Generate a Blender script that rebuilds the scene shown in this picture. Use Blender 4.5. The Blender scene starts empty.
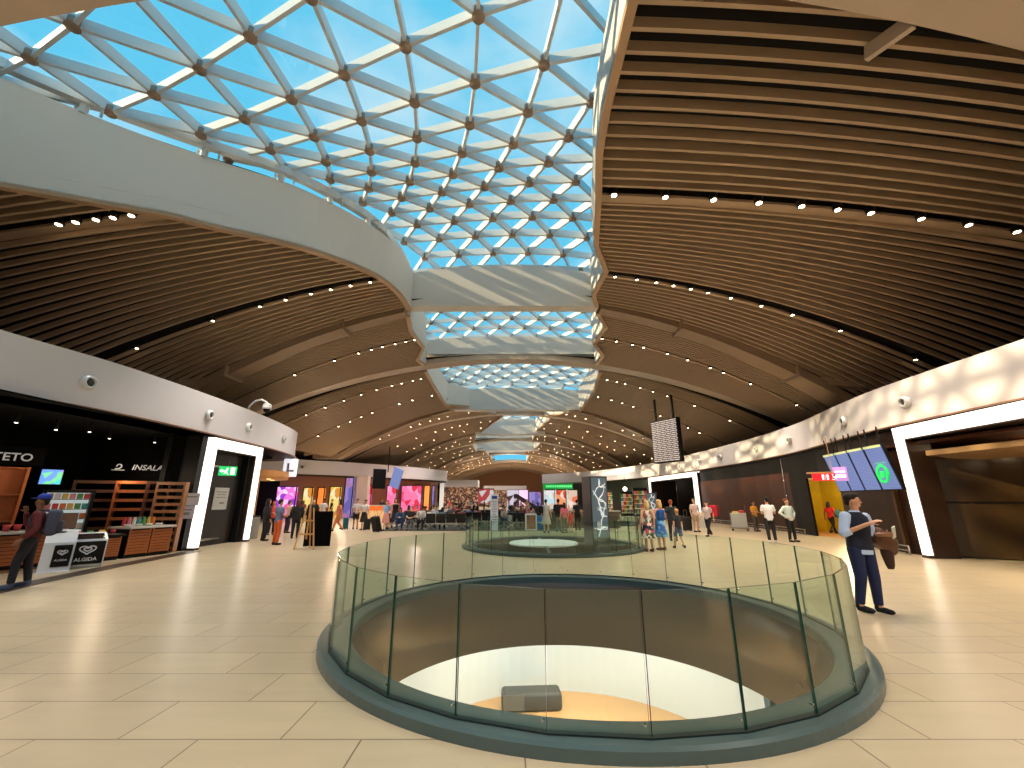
import bpy, bmesh, math, random
import numpy as np
from mathutils import Vector, Matrix
random.seed(7)
SC = bpy.context.scene
COL = SC.collection
PI = math.pi
R = math.radians

# ------------------------------------------------------------------ camera
F_PX = 415.0; PITCH = R(15.6); CAMH = 1.7
cam_d = bpy.data.cameras.new('camera')
cam_d.sensor_fit = 'HORIZONTAL'; cam_d.sensor_width = 36.0
cam_d.lens = F_PX / 1024 * 36.0
cam_d.clip_start = 0.05; cam_d.clip_end = 600
cam = bpy.data.objects.new('camera', cam_d)
cam.location = (0, 0, CAMH); cam.rotation_euler = (PI/2 + PITCH, 0, 0)
COL.objects.link(cam); SC.camera = cam

def ray(px, py):
    a = (px-512)/F_PX; s = (384-py)/F_PX
    return Vector((a, math.cos(PITCH)-s*math.sin(PITCH), math.sin(PITCH)+s*math.cos(PITCH)))
def atZ(px, py, Z):
    d = ray(px, py); return Vector((0, 0, CAMH)) + d*((Z-CAMH)/d.z)
def atY(px, py, Y):
    d = ray(px, py); return Vector((0, 0, CAMH)) + d*(Y/d.y)

# ------------------------------------------------------------------ materials
def lin(c):
    return tuple((x/255/12.92 if x/255 <= .04045 else ((x/255+.055)/1.055)**2.4) for x in c)
_M = {}
def mat(name, rgb, rough=.5, metal=0., spec=.5, emit=None, es=0., noise=0., nscale=3., coat=0.):
    if name in _M: return _M[name]
    m = bpy.data.materials.new(name); m.use_nodes = True
    nt = m.node_tree; b = nt.nodes['Principled BSDF']
    c = lin(rgb)
    b.inputs['Base Color'].default_value = (*c, 1)
    b.inputs['Roughness'].default_value = rough
    b.inputs['Metallic'].default_value = metal
    b.inputs['Specular IOR Level'].default_value = spec
    b.inputs['Coat Weight'].default_value = coat
    if noise > 0:
        tc = nt.nodes.new('ShaderNodeTexCoord'); nz = nt.nodes.new('ShaderNodeTexNoise')
        nz.inputs['Scale'].default_value = nscale; nz.inputs['Detail'].default_value = 4
        nt.links.new(tc.outputs['Object'], nz.inputs['Vector'])
        mx = nt.nodes.new('ShaderNodeMix'); mx.data_type = 'RGBA'
        mx.inputs[6].default_value = (*[x*(1-noise) for x in c], 1)
        mx.inputs[7].default_value = (*[min(1, x*(1+noise)) for x in c], 1)
        nt.links.new(nz.outputs['Fac'], mx.inputs[0]); nt.links.new(mx.outputs[2], b.inputs['Base Color'])
    if emit:
        b.inputs['Emission Color'].default_value = (*lin(emit), 1)
        b.inputs['Emission Strength'].default_value = es
    _M[name] = m
    return m

def glass_mat(name, tint, refl=.09, rough=.02):
    m = bpy.data.materials.new(name); m.use_nodes = True
    nt = m.node_tree; nt.nodes.clear()
    out = nt.nodes.new('ShaderNodeOutputMaterial')
    tr = nt.nodes.new('ShaderNodeBsdfTransparent'); tr.inputs['Color'].default_value = (*tint, 1)
    gl = nt.nodes.new('ShaderNodeBsdfGlossy'); gl.inputs['Roughness'].default_value = rough
    gl.inputs['Color'].default_value = (.9, .95, .93, 1)
    lw = nt.nodes.new('ShaderNodeLayerWeight'); lw.inputs['Blend'].default_value = .5
    pw = nt.nodes.new('ShaderNodeMath'); pw.operation = 'POWER'; pw.inputs[1].default_value = 5
    nt.links.new(lw.outputs['Facing'], pw.inputs[0])
    fr = nt.nodes.new('ShaderNodeMath'); fr.operation = 'MULTIPLY_ADD'; fr.inputs[1].default_value = .9; fr.inputs[2].default_value = refl
    nt.links.new(pw.outputs[0], fr.inputs[0])
    mx = nt.nodes.new('ShaderNodeMixShader')
    nt.links.new(fr.outputs[0], mx.inputs[0])
    nt.links.new(tr.outputs[0], mx.inputs[1]); nt.links.new(gl.outputs[0], mx.inputs[2])
    nt.links.new(mx.outputs[0], out.inputs['Surface'])
    _M[name] = m
    return m

def floor_mat():
    m = bpy.data.materials.new('stone_tiles'); m.use_nodes = True
    nt = m.node_tree; b = nt.nodes['Principled BSDF']; L = nt.links.new
    tc = nt.nodes.new('ShaderNodeTexCoord')
    mp = nt.nodes.new('ShaderNodeMapping'); mp.inputs['Location'].default_value = (-.09, -.05, 0)
    L(tc.outputs['Object'], mp.inputs['Vector'])
    br = nt.nodes.new('ShaderNodeTexBrick')
    br.offset = .5; br.inputs['Scale'].default_value = 1.0
    br.inputs['Brick Width'].default_value = 1.2; br.inputs['Row Height'].default_value = .6
    br.inputs['Mortar Size'].default_value = .006; br.inputs['Mortar Smooth'].default_value = .1
    br.inputs['Color1'].default_value = (*lin((194, 177, 148)), 1)
    br.inputs['Color2'].default_value = (*lin((186, 169, 142)), 1)
    br.inputs['Mortar'].default_value = (*lin((120, 105, 88)), 1)
    L(mp.outputs[0], br.inputs['Vector'])
    mp2 = nt.nodes.new('ShaderNodeMapping'); mp2.inputs['Scale'].default_value = (.7, 4, 1)
    L(tc.outputs['Object'], mp2.inputs['Vector'])
    nz = nt.nodes.new('ShaderNodeTexNoise'); nz.inputs['Scale'].default_value = 1.6; nz.inputs['Detail'].default_value = 6
    L(mp2.outputs[0], nz.inputs['Vector'])
    cr = nt.nodes.new('ShaderNodeValToRGB')
    cr.color_ramp.elements[0].position = .3; cr.color_ramp.elements[0].color = (.93, .925, .91, 1)
    cr.color_ramp.elements[1].position = .75; cr.color_ramp.elements[1].color = (1.03, 1.02, 1.0, 1)
    L(nz.outputs['Fac'], cr.inputs[0])
    mx = nt.nodes.new('ShaderNodeMix'); mx.data_type = 'RGBA'; mx.blend_type = 'MULTIPLY'
    mx.inputs[0].default_value = 1
    L(br.outputs['Color'], mx.inputs[6]); L(cr.outputs[0], mx.inputs[7])
    L(mx.outputs[2], b.inputs['Base Color'])
    rr = nt.nodes.new('ShaderNodeMapRange'); rr.inputs[3].default_value = .27; rr.inputs[4].default_value = .31
    L(nz.outputs['Fac'], rr.inputs[0]); L(rr.outputs[0], b.inputs['Roughness'])
    b.inputs['Specular IOR Level'].default_value = .5
    _M['stone_tiles'] = m; return m

def screen_mat(name, c1, c2, es, sx=8, sy=30):
    """rows of small marks on a lit panel (text rows of an information display)"""
    m = bpy.data.materials.new(name); m.use_nodes = True
    nt = m.node_tree; b = nt.nodes['Principled BSDF']; L = nt.links.new
    tc = nt.nodes.new('ShaderNodeTexCoord')
    mp = nt.nodes.new('ShaderNodeMapping'); mp.inputs['Rotation'].default_value = (R(90), 0, 0)
    L(tc.outputs['Generated'], mp.inputs['Vector'])
    br = nt.nodes.new('ShaderNodeTexBrick'); br.inputs['Scale'].default_value = 1
    br.inputs['Brick Width'].default_value = 1/sx; br.inputs['Row Height'].default_value = 1/sy
    br.inputs['Mortar Size'].default_value = .012; br.offset = .3
    br.inputs['Color1'].default_value = (*lin(c1), 1); br.inputs['Color2'].default_value = (*lin(c1), 1)
    br.inputs['Mortar'].default_value = (*lin(c2), 1)
    L(mp.outputs[0], br.inputs['Vector'])
    b.inputs['Base Color'].default_value = (.01, .01, .01, 1)
    L(br.outputs['Color'], b.inputs['Emission Color']); b.inputs['Emission Strength'].default_value = es
    _M[name] = m; return m

def blotch_mat(name, cols, scale, es=0., rough=.5):
    """coloured print: voronoi cells through a ramp (shop screens, floral cloth)"""
    m = bpy.data.materials.new(name); m.use_nodes = True
    nt = m.node_tree; b = nt.nodes['Principled BSDF']; L = nt.links.new
    tc = nt.nodes.new('ShaderNodeTexCoord'); vo = nt.nodes.new('ShaderNodeTexVoronoi')
    vo.inputs['Scale'].default_value = scale; L(tc.outputs['Object'], vo.inputs['Vector'])
    sp = nt.nodes.new('ShaderNodeSeparateColor'); L(vo.outputs['Color'], sp.inputs[0])
    cr = nt.nodes.new('ShaderNodeValToRGB'); cr.color_ramp.interpolation = 'CONSTANT'
    e = cr.color_ramp.elements
    while len(e) < len(cols): e.new(.5)
    for k, c in enumerate(cols):
        e[k].position = k/len(cols); e[k].color = (*lin(c), 1)
    L(sp.outputs[0], cr.inputs[0])
    b.inputs['Roughness'].default_value = rough
    if es > 0:
        b.inputs['Base Color'].default_value = (.02, .02, .02, 1)
        L(cr.outputs[0], b.inputs['Emission Color']); b.inputs['Emission Strength'].default_value = es
    else: L(cr.outputs[0], b.inputs['Base Color'])
    _M[name] = m; return m

floor_mat()
glass_mat('balustrade_glass', (.90, .965, .93), .05)
glass_mat('roof_glass', (.95, .98, .98), .03)
WHITE = mat('white_fascia', (218, 214, 220), .5, noise=.02, nscale=.6)
CURBW = mat('white_plaster', (216, 213, 210), .6)
SLAT = mat('brown_slat', (172, 148, 122), .5)
SLATD = mat('brown_deck', (20, 15, 12), .9)
RIBW = mat('cream_rib', (186, 168, 150), .5)
RIBB = mat('brown_rib', (140, 118, 96), .5)
STEEL = mat('painted_steel', (206, 212, 218), .38, spec=.6)
STEELN = mat('node_paint', (150, 128, 112), .5)
BROWNW = mat('brown_wall_panel', (62, 30, 14), .4, spec=.25, noise=.12, nscale=.7)
BLACK = mat('black_panel', (12, 10, 10), .5, spec=.25)
BLACKM = mat('black_matt', (4, 4, 4), .9, spec=.1)
CURBD = mat('slate_curb', (66, 82, 82), .3, noise=.15, nscale=2)
DRUM = mat('brown_drum', (104, 88, 78), .16, noise=.08, nscale=1.5)
GEDGE = mat('glass_edge', (22, 74, 62), .15)
LITW = mat('lit_white', (240, 236, 230), .5, emit=(255, 244, 232), es=1.5)
SPOT = mat('spot_lens', (255, 240, 220), .5, emit=(255, 222, 178), es=26)
CHROME = mat('chrome', (200, 200, 200), .18, metal=1.)
WOOD = mat('orange_wood', (176, 96, 48), .45, noise=.25, nscale=6)
WOODL = mat('pale_wood', (200, 150, 96), .5, noise=.15, nscale=6)
WOODD = mat('dark_wood', (92, 48, 26), .5, noise=.2, nscale=5)
WHITEP = mat('white_plastic', (228, 230, 234), .35)
STONEW = mat('white_worktop', (205, 200, 192), .3)

# ------------------------------------------------------------------ object helpers
def obj(name, bm, m, parent=None, smooth=False):
    me = bpy.data.meshes.new(name)
    if isinstance(bm, bpy.types.Mesh): me = bm
    else:
        if smooth:
            for f in bm.faces: f.smooth = True
        bm.to_mesh(me); bm.free()
    o = bpy.data.objects.new(name, me)
    ms = m if isinstance(m, (list, tuple)) else [m]
    if len(me.materials) == 0:
        for x in ms: me.materials.append(x)
    COL.objects.link(o)
    if parent is not None: o.parent = parent
    return o
def tag(o, label=None, cat=None, group=None, kind=None):
    if label: o['label'] = label
    if cat: o['category'] = cat
    if group: o['group'] = group
    if kind: o['kind'] = kind
    return o
def empty(name, loc=(0, 0, 0), rz=0., label=None, cat=None, group=None, kind=None):
    o = bpy.data.objects.new(name, None); COL.objects.link(o); o.empty_display_size = .1
    o.location = loc; o.rotation_euler = (0, 0, rz)
    return tag(o, label, cat, group, kind)
def struct(name, bm, m, parent=None, label=None, smooth=False):
    o = obj(name, bm, m, parent, smooth)
    if parent is None: o['kind'] = 'structure'
    if label: o['label'] = label
    return o
def copy_tree(o, parent=None):
    c = o.copy(); COL.objects.link(c); c.parent = parent
    for ch in [x for x in COL.objects if x.parent == o]: copy_tree(ch, c)
    return c
def NB(): return bmesh.new()
def box(bm, lo, hi, mi=0, M=None):
    x0, y0, z0 = lo; x1, y1, z1 = hi
    P = [Vector(p) for p in ((x0,y0,z0),(x1,y0,z0),(x1,y1,z0),(x0,y1,z0),(x0,y0,z1),(x1,y0,z1),(x1,y1,z1),(x0,y1,z1))]
    if M is not None: P = [M @ p for p in P]
    v = [bm.verts.new(p) for p in P]
    for q in ((0,3,2,1),(4,5,6,7),(0,1,5,4),(1,2,6,5),(2,3,7,6),(3,0,4,7)):
        f = bm.faces.new([v[i] for i in q]); f.material_index = mi
    return bm
def cbox(bm, c, s, mi=0, rz=0., rx=0., ry=0.):
    M = Matrix.Translation(c) @ Matrix.Rotation(rz, 4, 'Z') @ Matrix.Rotation(ry, 4, 'Y') @ Matrix.Rotation(rx, 4, 'X')
    return box(bm, (-s[0]/2, -s[1]/2, -s[2]/2), (s[0]/2, s[1]/2, s[2]/2), mi, M)
def rbox(bm, c, s, b=.02, rz=0., mi=0, seg=2):
    t = NB(); cbox(t, c, s, mi, rz)
    bmesh.ops.bevel(t, geom=list(t.edges), offset=b, segments=seg, affect='EDGES', profile=.5)
    me = bpy.data.meshes.new('t'); t.to_mesh(me); t.free(); bm.from_mesh(me); bpy.data.meshes.remove(me)
    return bm
def frame_at(p0, p1):
    p0 = Vector(p0); p1 = Vector(p1); d = (p1-p0); L = d.length or 1e-6; d /= L
    up = Vector((0, 0, 1)) if abs(d.z) < .95 else Vector((0, 1, 0))
    s = d.cross(up).normalized(); u = s.cross(d)
    return p0, d, s, u, L
def bar(bm, p0, p1, w, h, mi=0):
    """rectangular bar from p0 to p1, w across, h upright"""
    p0, d, s, u, L = frame_at(p0, p1); p1 = p0 + d*L
    vs = []
    for p in (p0, p1):
        for a, b in ((-1,-1),(1,-1),(1,1),(-1,1)): vs.append(bm.verts.new(p + s*a*w/2 + u*b*h/2))
    for q in ((0,1,2,3),(7,6,5,4),(0,4,5,1),(1,5,6,2),(2,6,7,3),(3,7,4,0)):
        f = bm.faces.new([vs[i] for i in q]); f.material_index = mi
    return bm
def cone(bm, p0, r0, p1, r1, n=12, mi=0, e=1.):
    p0, d, s, u, L = frame_at(p0, p1); p1 = p0 + d*L
    a = [bm.verts.new(p0 + (s*math.cos(2*PI*k/n) + u*math.sin(2*PI*k/n)*e)*r0) for k in range(n)]
    b = [bm.verts.new(p1 + (s*math.cos(2*PI*k/n) + u*math.sin(2*PI*k/n)*e)*r1) for k in range(n)]
    for k in range(n):
        f = bm.faces.new((a[k], a[(k+1) % n], b[(k+1) % n], b[k])); f.material_index = mi
    f = bm.faces.new(a[::-1]); f.material_index = mi
    f = bm.faces.new(b); f.material_index = mi
    return bm
def ell(bm, c, r, n=12, m=8, M=None, mi=0):
    c = Vector(c); rings = []
    def P(x, y, z):
        v = Vector((x*r[0], y*r[1], z*r[2]))
        if M is not None: v = M @ v
        return bm.verts.new(c+v)
    top = P(0, 0, 1); bot = P(0, 0, -1)
    for i in range(1, m):
        t = PI*i/m
        rings.append([P(math.sin(t)*math.cos(2*PI*k/n), math.sin(t)*math.sin(2*PI*k/n), math.cos(t)) for k in range(n)])
    for k in range(n):
        bm.faces.new((top, rings[0][k], rings[0][(k+1) % n])).material_index = mi
        bm.faces.new((bot, rings[-1][(k+1) % n], rings[-1][k])).material_index = mi
        for i in range(len(rings)-1):
            bm.faces.new((rings[i][k], rings[i+1][k], rings[i+1][(k+1) % n], rings[i][(k+1) % n])).material_index = mi
    return bm
def loft(bm, rings, cap=True, mi=0):
    vs = [[bm.verts.new(p) for p in r] for r in rings]; n = len(vs[0])
    for i in range(len(vs)-1):
        for k in range(n):
            bm.faces.new((vs[i][k], vs[i][(k+1) % n], vs[i+1][(k+1) % n], vs[i+1][k])).material_index = mi
    if cap:
        bm.faces.new(vs[0][::-1]).material_index = mi; bm.faces.new(vs[-1]).material_index = mi
    return bm
def tube(bm, pts, r, n=8, mi=0):
    pts = [Vector(p) for p in pts]; rings = []
    for i, p in enumerate(pts):
        a = pts[max(0, i-1)]; b = pts[min(len(pts)-1, i+1)]
        _, d, s, u, _ = frame_at(a, b)
        rr = r[i] if isinstance(r, (list, tuple)) else r
        rings.append([p + (s*math.cos(2*PI*k/n)+u*math.sin(2*PI*k/n))*rr for k in range(n)])
    return loft(bm, rings, True, mi)
def lathe(bm, c, prof, n=48, mi=0, close=False):
    """prof: list of (r, z); closed loop if close"""
    c = Vector(c); vs = [[bm.verts.new(c+Vector((r*math.cos(2*PI*k/n), r*math.sin(2*PI*k/n), z))) for k in range(n)] for r, z in prof]
    m = len(vs)
    for i in range(m if close else m-1):
        j = (i+1) % m
        for k in range(n):
            bm.faces.new((vs[i][k], vs[i][(k+1) % n], vs[j][(k+1) % n], vs[j][k])).material_index = mi
    return bm
def interp(tab, x):
    if x <= tab[0][0]: return tab[0][1]
    for (a, b), (c, d) in zip(tab, tab[1:]):
        if x <= c: return b + (d-b)*(x-a)/(c-a)
    return tab[-1][1]
def smooth_poly(P, sub=4):
    P = [Vector(p) for p in P]; out = []
    for i in range(len(P)-1):
        a = P[max(0, i-1)]; b = P[i]; c = P[i+1]; d = P[min(len(P)-1, i+2)]
        for k in range(sub):
            t = k/sub
            out.append(.5*((2*b)+(-a+c)*t+(2*a-5*b+4*c-d)*t*t+(-a+3*b-3*c+d)*t**3))
    out.append(P[-1]); return out
def wall_poly(bm, P, z0, z1, th, side=1, mi=0):
    """upright band of thickness th following plan polyline P (the band grows to the side given)"""
    P = [Vector((p[0], p[1], 0)) for p in P]; nrm = []
    for i in range(len(P)):
        d = (P[min(i+1, len(P)-1)] - P[max(i-1, 0)]).normalized(); nrm.append(Vector((d.y, -d.x, 0))*side)
    z0f = z0 if callable(z0) else (lambda p: z0); z1f = z1 if callable(z1) else (lambda p: z1)
    rings = []
    for p, n in zip(P, nrm):
        q = p + n*th
        rings.append([Vector((p.x, p.y, z0f(p))), Vector((q.x, q.y, z0f(p))), Vector((q.x, q.y, z1f(p))), Vector((p.x, p.y, z1f(p)))])
    return loft(bm, rings, True, mi)
def flat_with_holes(name, outer, holes, z, m):
    cu = bpy.data.curves.new(name, 'CURVE'); cu.dimensions = '2D'; cu.fill_mode = 'BOTH'
    for P in [outer]+holes:
        s = cu.splines.new('POLY'); s.points.add(len(P)-1)
        for k, p in enumerate(P): s.points[k].co = (p[0], p[1], 0, 1)
        s.use_cyclic_u = True
    o = bpy.data.objects.new(name+'_tmp', cu); COL.objects.link(o)
    bpy.context.view_layer.update()
    dg = bpy.context.evaluated_depsgraph_get()
    me = bpy.data.meshes.new_from_object(o.evaluated_get(dg)); me.name = name
    bpy.data.objects.remove(o); me.materials.clear(); me.materials.append(m)
    r = bpy.data.objects.new(name, me); r.location.z = z; COL.objects.link(r); return r
def circle(cx, cy, r, n=64): return [(cx+r*math.cos(2*PI*k/n), cy+r*math.sin(2*PI*k/n)) for k in range(n)]
def text_obj(name, s, size, m, M, parent=None, depth=.01, align='CENTER', space=1., shear=0.):
    cu = bpy.data.curves.new(name, 'FONT'); cu.body = s; cu.size = size; cu.extrude = depth; cu.align_x = align; cu.align_y = 'CENTER'
    cu.space_character = space; cu.shear = shear; cu.resolution_u = 3; cu.offset = size*.012
    o = bpy.data.objects.new(name+'_tmp', cu); COL.objects.link(o); bpy.context.view_layer.update()
    me = bpy.data.meshes.new_from_object(o.evaluated_get(bpy.context.evaluated_depsgraph_get())); bpy.data.objects.remove(o)
    me.transform(M); me.materials.clear()
    return obj(name, me, m, parent)
def facing(loc, rz, rx=PI/2):
    """matrix that stands XY-plane artwork upright; rz=0 reads from -Y"""
    return Matrix.Translation(loc) @ Matrix.Rotation(rz, 4, 'Z') @ Matrix.Rotation(rx, 4, 'X')

# ------------------------------------------------------------------ the ceiling surface and the skylight plan
H = 11.0
A_TAB = [(-30,.010),(5,.0095),(6.2,.0092),(11,.0058),(13.3,.0105),(15.5,.0156),(18.2,.021),(22,.0182),(25,.015),(27.2,.0128),(29.4,.0156),
         (35,.0165),(40.5,.018),(46,.0158),(56,.019),(67,.016),(77,.019),(88,.016),(98,.019),(108,.016),(140,.016)]
def ceil_z(x, y): return H - interp(A_TAB, y)*x*x
OPL = smooth_poly([(-17.3,5.25,0),(-15.5,7.1,0),(-13.4,8.95,0),(-11.85,10.2,0),(-10.05,11.35,0),(-7.62,12.78,0),(-5.68,14.65,0),(-4.95,16.4,0),(-4.8,18.1,0)], 5)
def zc_at(x): return ZC + .30*min(1, max(0, (-x-4.9)/3.0))
OPR = [(2.2,5.3),(2.2,8.0),(2.3,9.3),(2.6,10.9),(3.0,13.4),(3.75,15.1),(3.6,17.0),(3.95,18.1)]
BAYS = [  # (left edge, right edge) as plan polylines from near to far
    ([(-4.5,-12),(-5.5,-4),(-7,3.9)], [(3.0,-12),(2.4,-4),(2.3,3.9)]),  # bay behind the camera, out of view, added to let in light
    ([(p.x, p.y) for p in OPL], OPR),
    ([(-5.0,18.7),(-5.3,20.5),(-5.2,23.3),(-6.0,25.3),(-5.8,26.7)], [(4.1,18.7),(4.85,20.2),(4.7,22.7),(5.6,24.6),(5.6,26.7)]),
    ([(-6.0,27.9),(-6.1,34),(-6.1,37.8),(-4.2,40.0)], [(6.1,27.9),(6.6,33),(6.6,40.0)]),
    ([(-4.2,41.0),(-1.8,45.4)], [(5.9,41.0),(5.2,43.0),(3.6,45.4)]),
    ([(-1.0,46.6),(-4.2,56)], [(4.3,46.6),(3.2,56)]),
    ([(-5.0,57.6),(-6,66)], [(3.2,57.6),(3.2,66)]),
    ([(-6.4,68),(-6.4,76)], [(4.6,68),(4.0,76)]),
    ([(-5.0,78),(-4.8,87)], [(2.4,78),(2.8,87)]),
    ([(-4.6,89.5),(-4.6,106)], [(3.6,89.5),(3.6,106)]),
]
def xedge(P, y):
    return interp([(p[1], p[0]) for p in P], y)
def opening(y):
    for Lp, Rp in BAYS:
        if Lp[0][1] <= y <= Lp[-1][1]: return xedge(Lp, y), xedge(Rp, y)
    return None
ZC = 12.4   # top of the skylight curbs
XMAX = 21.5
TRACKS = [-6.5, -1.0, 11.0, 15.55, 22.0, 29.4, 34.2, 43.2, 49.5, 53.5, 60.0, 63.5, 71.0, 74.5, 82.0, 92.0, 97.0, 104.0]
ys = []
NEAR = [5.72, 6.2, 6.66, 7.1, 7.53, 7.95, 8.37, 8.77, 9.17, 9.55, 9.92, 10.27, 10.6]
y = -14.0
while y < 138:
    sp = .45 if y < 5.3 else (.25 if y < 30 else (.28 if y < 60 else .6))
    if 5.3 <= y < 10.65:
        ys += NEAR; y = 11.4; continue
    if all(abs(y-t) > (.3 if t < 12 else .16) for t in TRACKS) and not any(abs(y-b) < w for b, w in ((4.6, .75), (18.4, .3), (27.3, .6), (40.5, .5), (46, .6), (107, .9), (124, .9))):
        ys.append(y)
    y += sp
def xs_between(a, b):
    n = max(2, int(abs(b-a)/1.15)); return [a+(b-a)*k/n for k in range(n+1)]
for side, nm in ((-1, 'left'), (1, 'right')):
    bm = NB()
    for y in ys:
        op = opening(y); x0 = 0. if op is None else (op[0] if side < 0 else op[1])
        xe = side*min(XMAX, math.sqrt(5.35/interp(A_TAB, y)))
        if abs(xe) <= abs(x0)+.5: continue
        x0 += side*(.35 if side < 0 and 5 < y < 14 else .06)
        th, h = (.085, .30) if y < 10.9 else ((.075, .20) if y < 30 else (.11, .16))
        rings = []
        for x in xs_between(x0, xe):
            z = ceil_z(x, y)
            rings.append([Vector((x, y-th/2, z)), Vector((x, y+th/2, z)), Vector((x, y+th/2, z+h)), Vector((x, y-th/2, z+h))])
        loft(bm, rings)
    struct('ceiling_slats_'+nm, bm, SLAT, label='brown transverse slats of the vaulted ceiling')
    bm = NB(); prev = None
    for y in [k*.5 for k in range(-28, 285)]:
        op = opening(y) or ((0, 0) if True else None)
        x0 = op[0] if side < 0 else op[1]
        row = [bm.verts.new((x, y, max(5.6, ceil_z(x, y))+.42)) for x in [x0+(side*23-x0)*k/20 for k in range(21)]]
        if prev and (opening(y) is None) == pop:
            for k in range(20): bm.faces.new((prev[k], prev[k+1], row[k+1], row[k]))
        elif prev:
            # step between an opening and a closed band: closed quads from the wider edge
            for k in range(20): bm.faces.new((prev[k], prev[k+1], row[k+1], row[k]))
        prev = row; pop = opening(y) is None
    struct('ceiling_deck_'+nm, bm, SLATD)

# cream and brown ribs that cross the vault, with the curb walls that close each skylight bay
def rib(bm, yc, w, a, h, x0, x1, z0=H):
    rings = []
    for x in xs_between(x0, x1):
        z = max(5.55, z0 - a*x*x); yo = yc + ((.036*x) if yc < 5 and x > 0 else 0)
        rings.append([Vector((x, yo-w/2, z)), Vector((x, yo+w/2, z)), Vector((x, yo+w/2, z+h)), Vector((x, yo-w/2, z+h))])
    loft(bm, rings)
n_tr = 0
def trim(bm, m, label=None, smooth=False):
    global n_tr; n_tr += 1
    return struct('trim_%d' % n_tr, bm, m, label=label, smooth=smooth)
for yc, w, a, h, m in ((4.6,1.3,.0175,1.0,RIBW),(27.3,1.0,.0125,.5,RIBW),(46,1.0,.0150,.5,RIBW),(67,1.2,.0155,.5,RIBW),(88,1.4,.0155,.6,RIBW),(107,1.6,.0155,.6,RIBW),
                      (124,1.6,.0155,.6,RIBW)):
    bm = NB(); rib(bm, yc, w, a, h, -20, 20, H-.04); trim(bm, m, 'cream arched rib across the vault')
bm = NB(); bar(bm, atZ(914, 20, 10.2), atZ(866, 54, 10.35), .12, .3); trim(bm, RIBW, 'small slanting bracket under the slats')
# cross walls over the ribs inside the skylight
def crosswall(y0, y1, xl, xr, zb, zt, arch=.5, name=CURBW):
    bm = NB(); rings = []
    for k in range(13):
        x = xl+(xr-xl)*k/12; u = (k/12-.5)*2
        t = zt + arch*(1-u*u)
        rings.append([Vector((x, y0, zb)), Vector((x, y1, zb)), Vector((x, y1, t)), Vector((x, y0, t))])
    loft(bm, rings); return trim(bm, name, 'white cross beam between two skylight bays')
crosswall(4.0, 5.2, -18, 3, 10.9, 12.4, .4)
crosswall(18.08, 18.72, -5.0, 4.15, 10.62, 12.35, .45)
crosswall(26.75, 27.85, -6.1, 6.1, 11.3, 12.3, .3)
crosswall(40.0, 41.0, -6.2, 6.7, 10.25, 12.2, .3)
crosswall(45.5, 46.5, -3, 4.5, 11.2, 12.3, .2)
crosswall(56.05, 57.5, -5, 4.5, 10.3, 12.2, .2)
crosswall(66.2, 67.8, -6.6, 4.8, 11.2, 12.3, .2)
crosswall(76.1, 77.9, -7, 5, 10.4, 12.2, .2)
crosswall(87.2, 89.3, -6, 4.5, 11.2, 12.3, .2)
# curbs along the bays
LIP = mat('tan_lip', (176, 146, 116), .5)
for bi, (Lp, Rp) in enumerate(BAYS):
    for P, sd in ((Lp, -1), (Rp, 1)):
        bm = NB()
        wall_poly(bm, P, lambda p: ceil_z(p.x, p.y)-.04, (lambda p: zc_at(p.x)) if bi == 1 and sd < 0 else ZC, .14, sd)
        trim(bm, CURBW, 'white upright curb of the skylight')
        bm = NB()
        wall_poly(bm, P, lambda p: ceil_z(p.x, p.y)-.16, lambda p: ceil_z(p.x, p.y)-.0, .2, sd)
        trim(bm, LIP, 'tan lip under the skylight curb')
        if bi < 4:
            bm = NB()
            Q = [Vector((p[0]+.45, p[1], ZC+.28)) for p in P] if sd > 0 else [Vector((p[0]-.35, p[1]-(.3 if bi == 1 and p[1] < 16 else 0), (zc_at(p[0]) if bi == 1 else ZC)+.42)) for p in P]
            for a, b in zip(Q, Q[1:]): bar(bm, a, b, .22, .3)
            trim(bm, STEEL, 'steel edge beam of the skylight')
        bm = NB()    # black band behind the curb, standing in for the shaded gap above it
        wall_poly(bm, [(p[0]+sd*.75, p[1]) for p in P], 11.6, (lambda p: zc_at(p.x)+.3) if bi == 1 and sd < 0 else ZC+.15, .1, sd)
        trim(bm, BLACKM)
# small posts on the near left curb
bm = NB()
# brown stepped ribs (at 18.2 and 40.5): three plates a side, each a little lower, fin at each step
for yc, a, m in ((18.4, .0222, RIBB), (40.5, .0192, RIBB), (56.8, .0205, RIBB), (77, .0205, RIBB), (98, .0205, RIBB)):
    for sd in (-1, 1):
        bm = NB(); xin = {18.4: (5.15 if sd < 0 else 4.25), 40.5: 4.5}.get(yc, 4.0)
        cuts = [xin, 7.9, 12.9, 19]
        for k in range(3):
            w = (.62, .85, 1.1)[k]
            rings = []
            for x in xs_between(sd*cuts[k], sd*cuts[k+1]):
                z = max(5.5, H - a*x*x - .12 - .05*k)
                rings.append([Vector((x, yc-w/2, z)), Vector((x, yc+w/2, z)), Vector((x, yc+w/2, z+.45)), Vector((x, yc-w/2, z+.45))])
            loft(bm, rings)
            x = sd*cuts[k+1]; z = H-a*x*x
            if k < 2: cbox(bm, (x, yc, z-.02), (.1, w+.5, .5))
        if yc < 45:   # forked strut that carries the rib down to the roof of the shops
            p = Vector((sd*13.4, yc, H-a*180-.1))
            p.z += .1; bar(bm, p, (sd*19, yc+2.6, 5.7), .5, .3); bar(bm, p, (sd*19, yc-2.2, 5.7), .5, .3)
        trim(bm, m, 'brown stepped rib under the slats')
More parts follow.
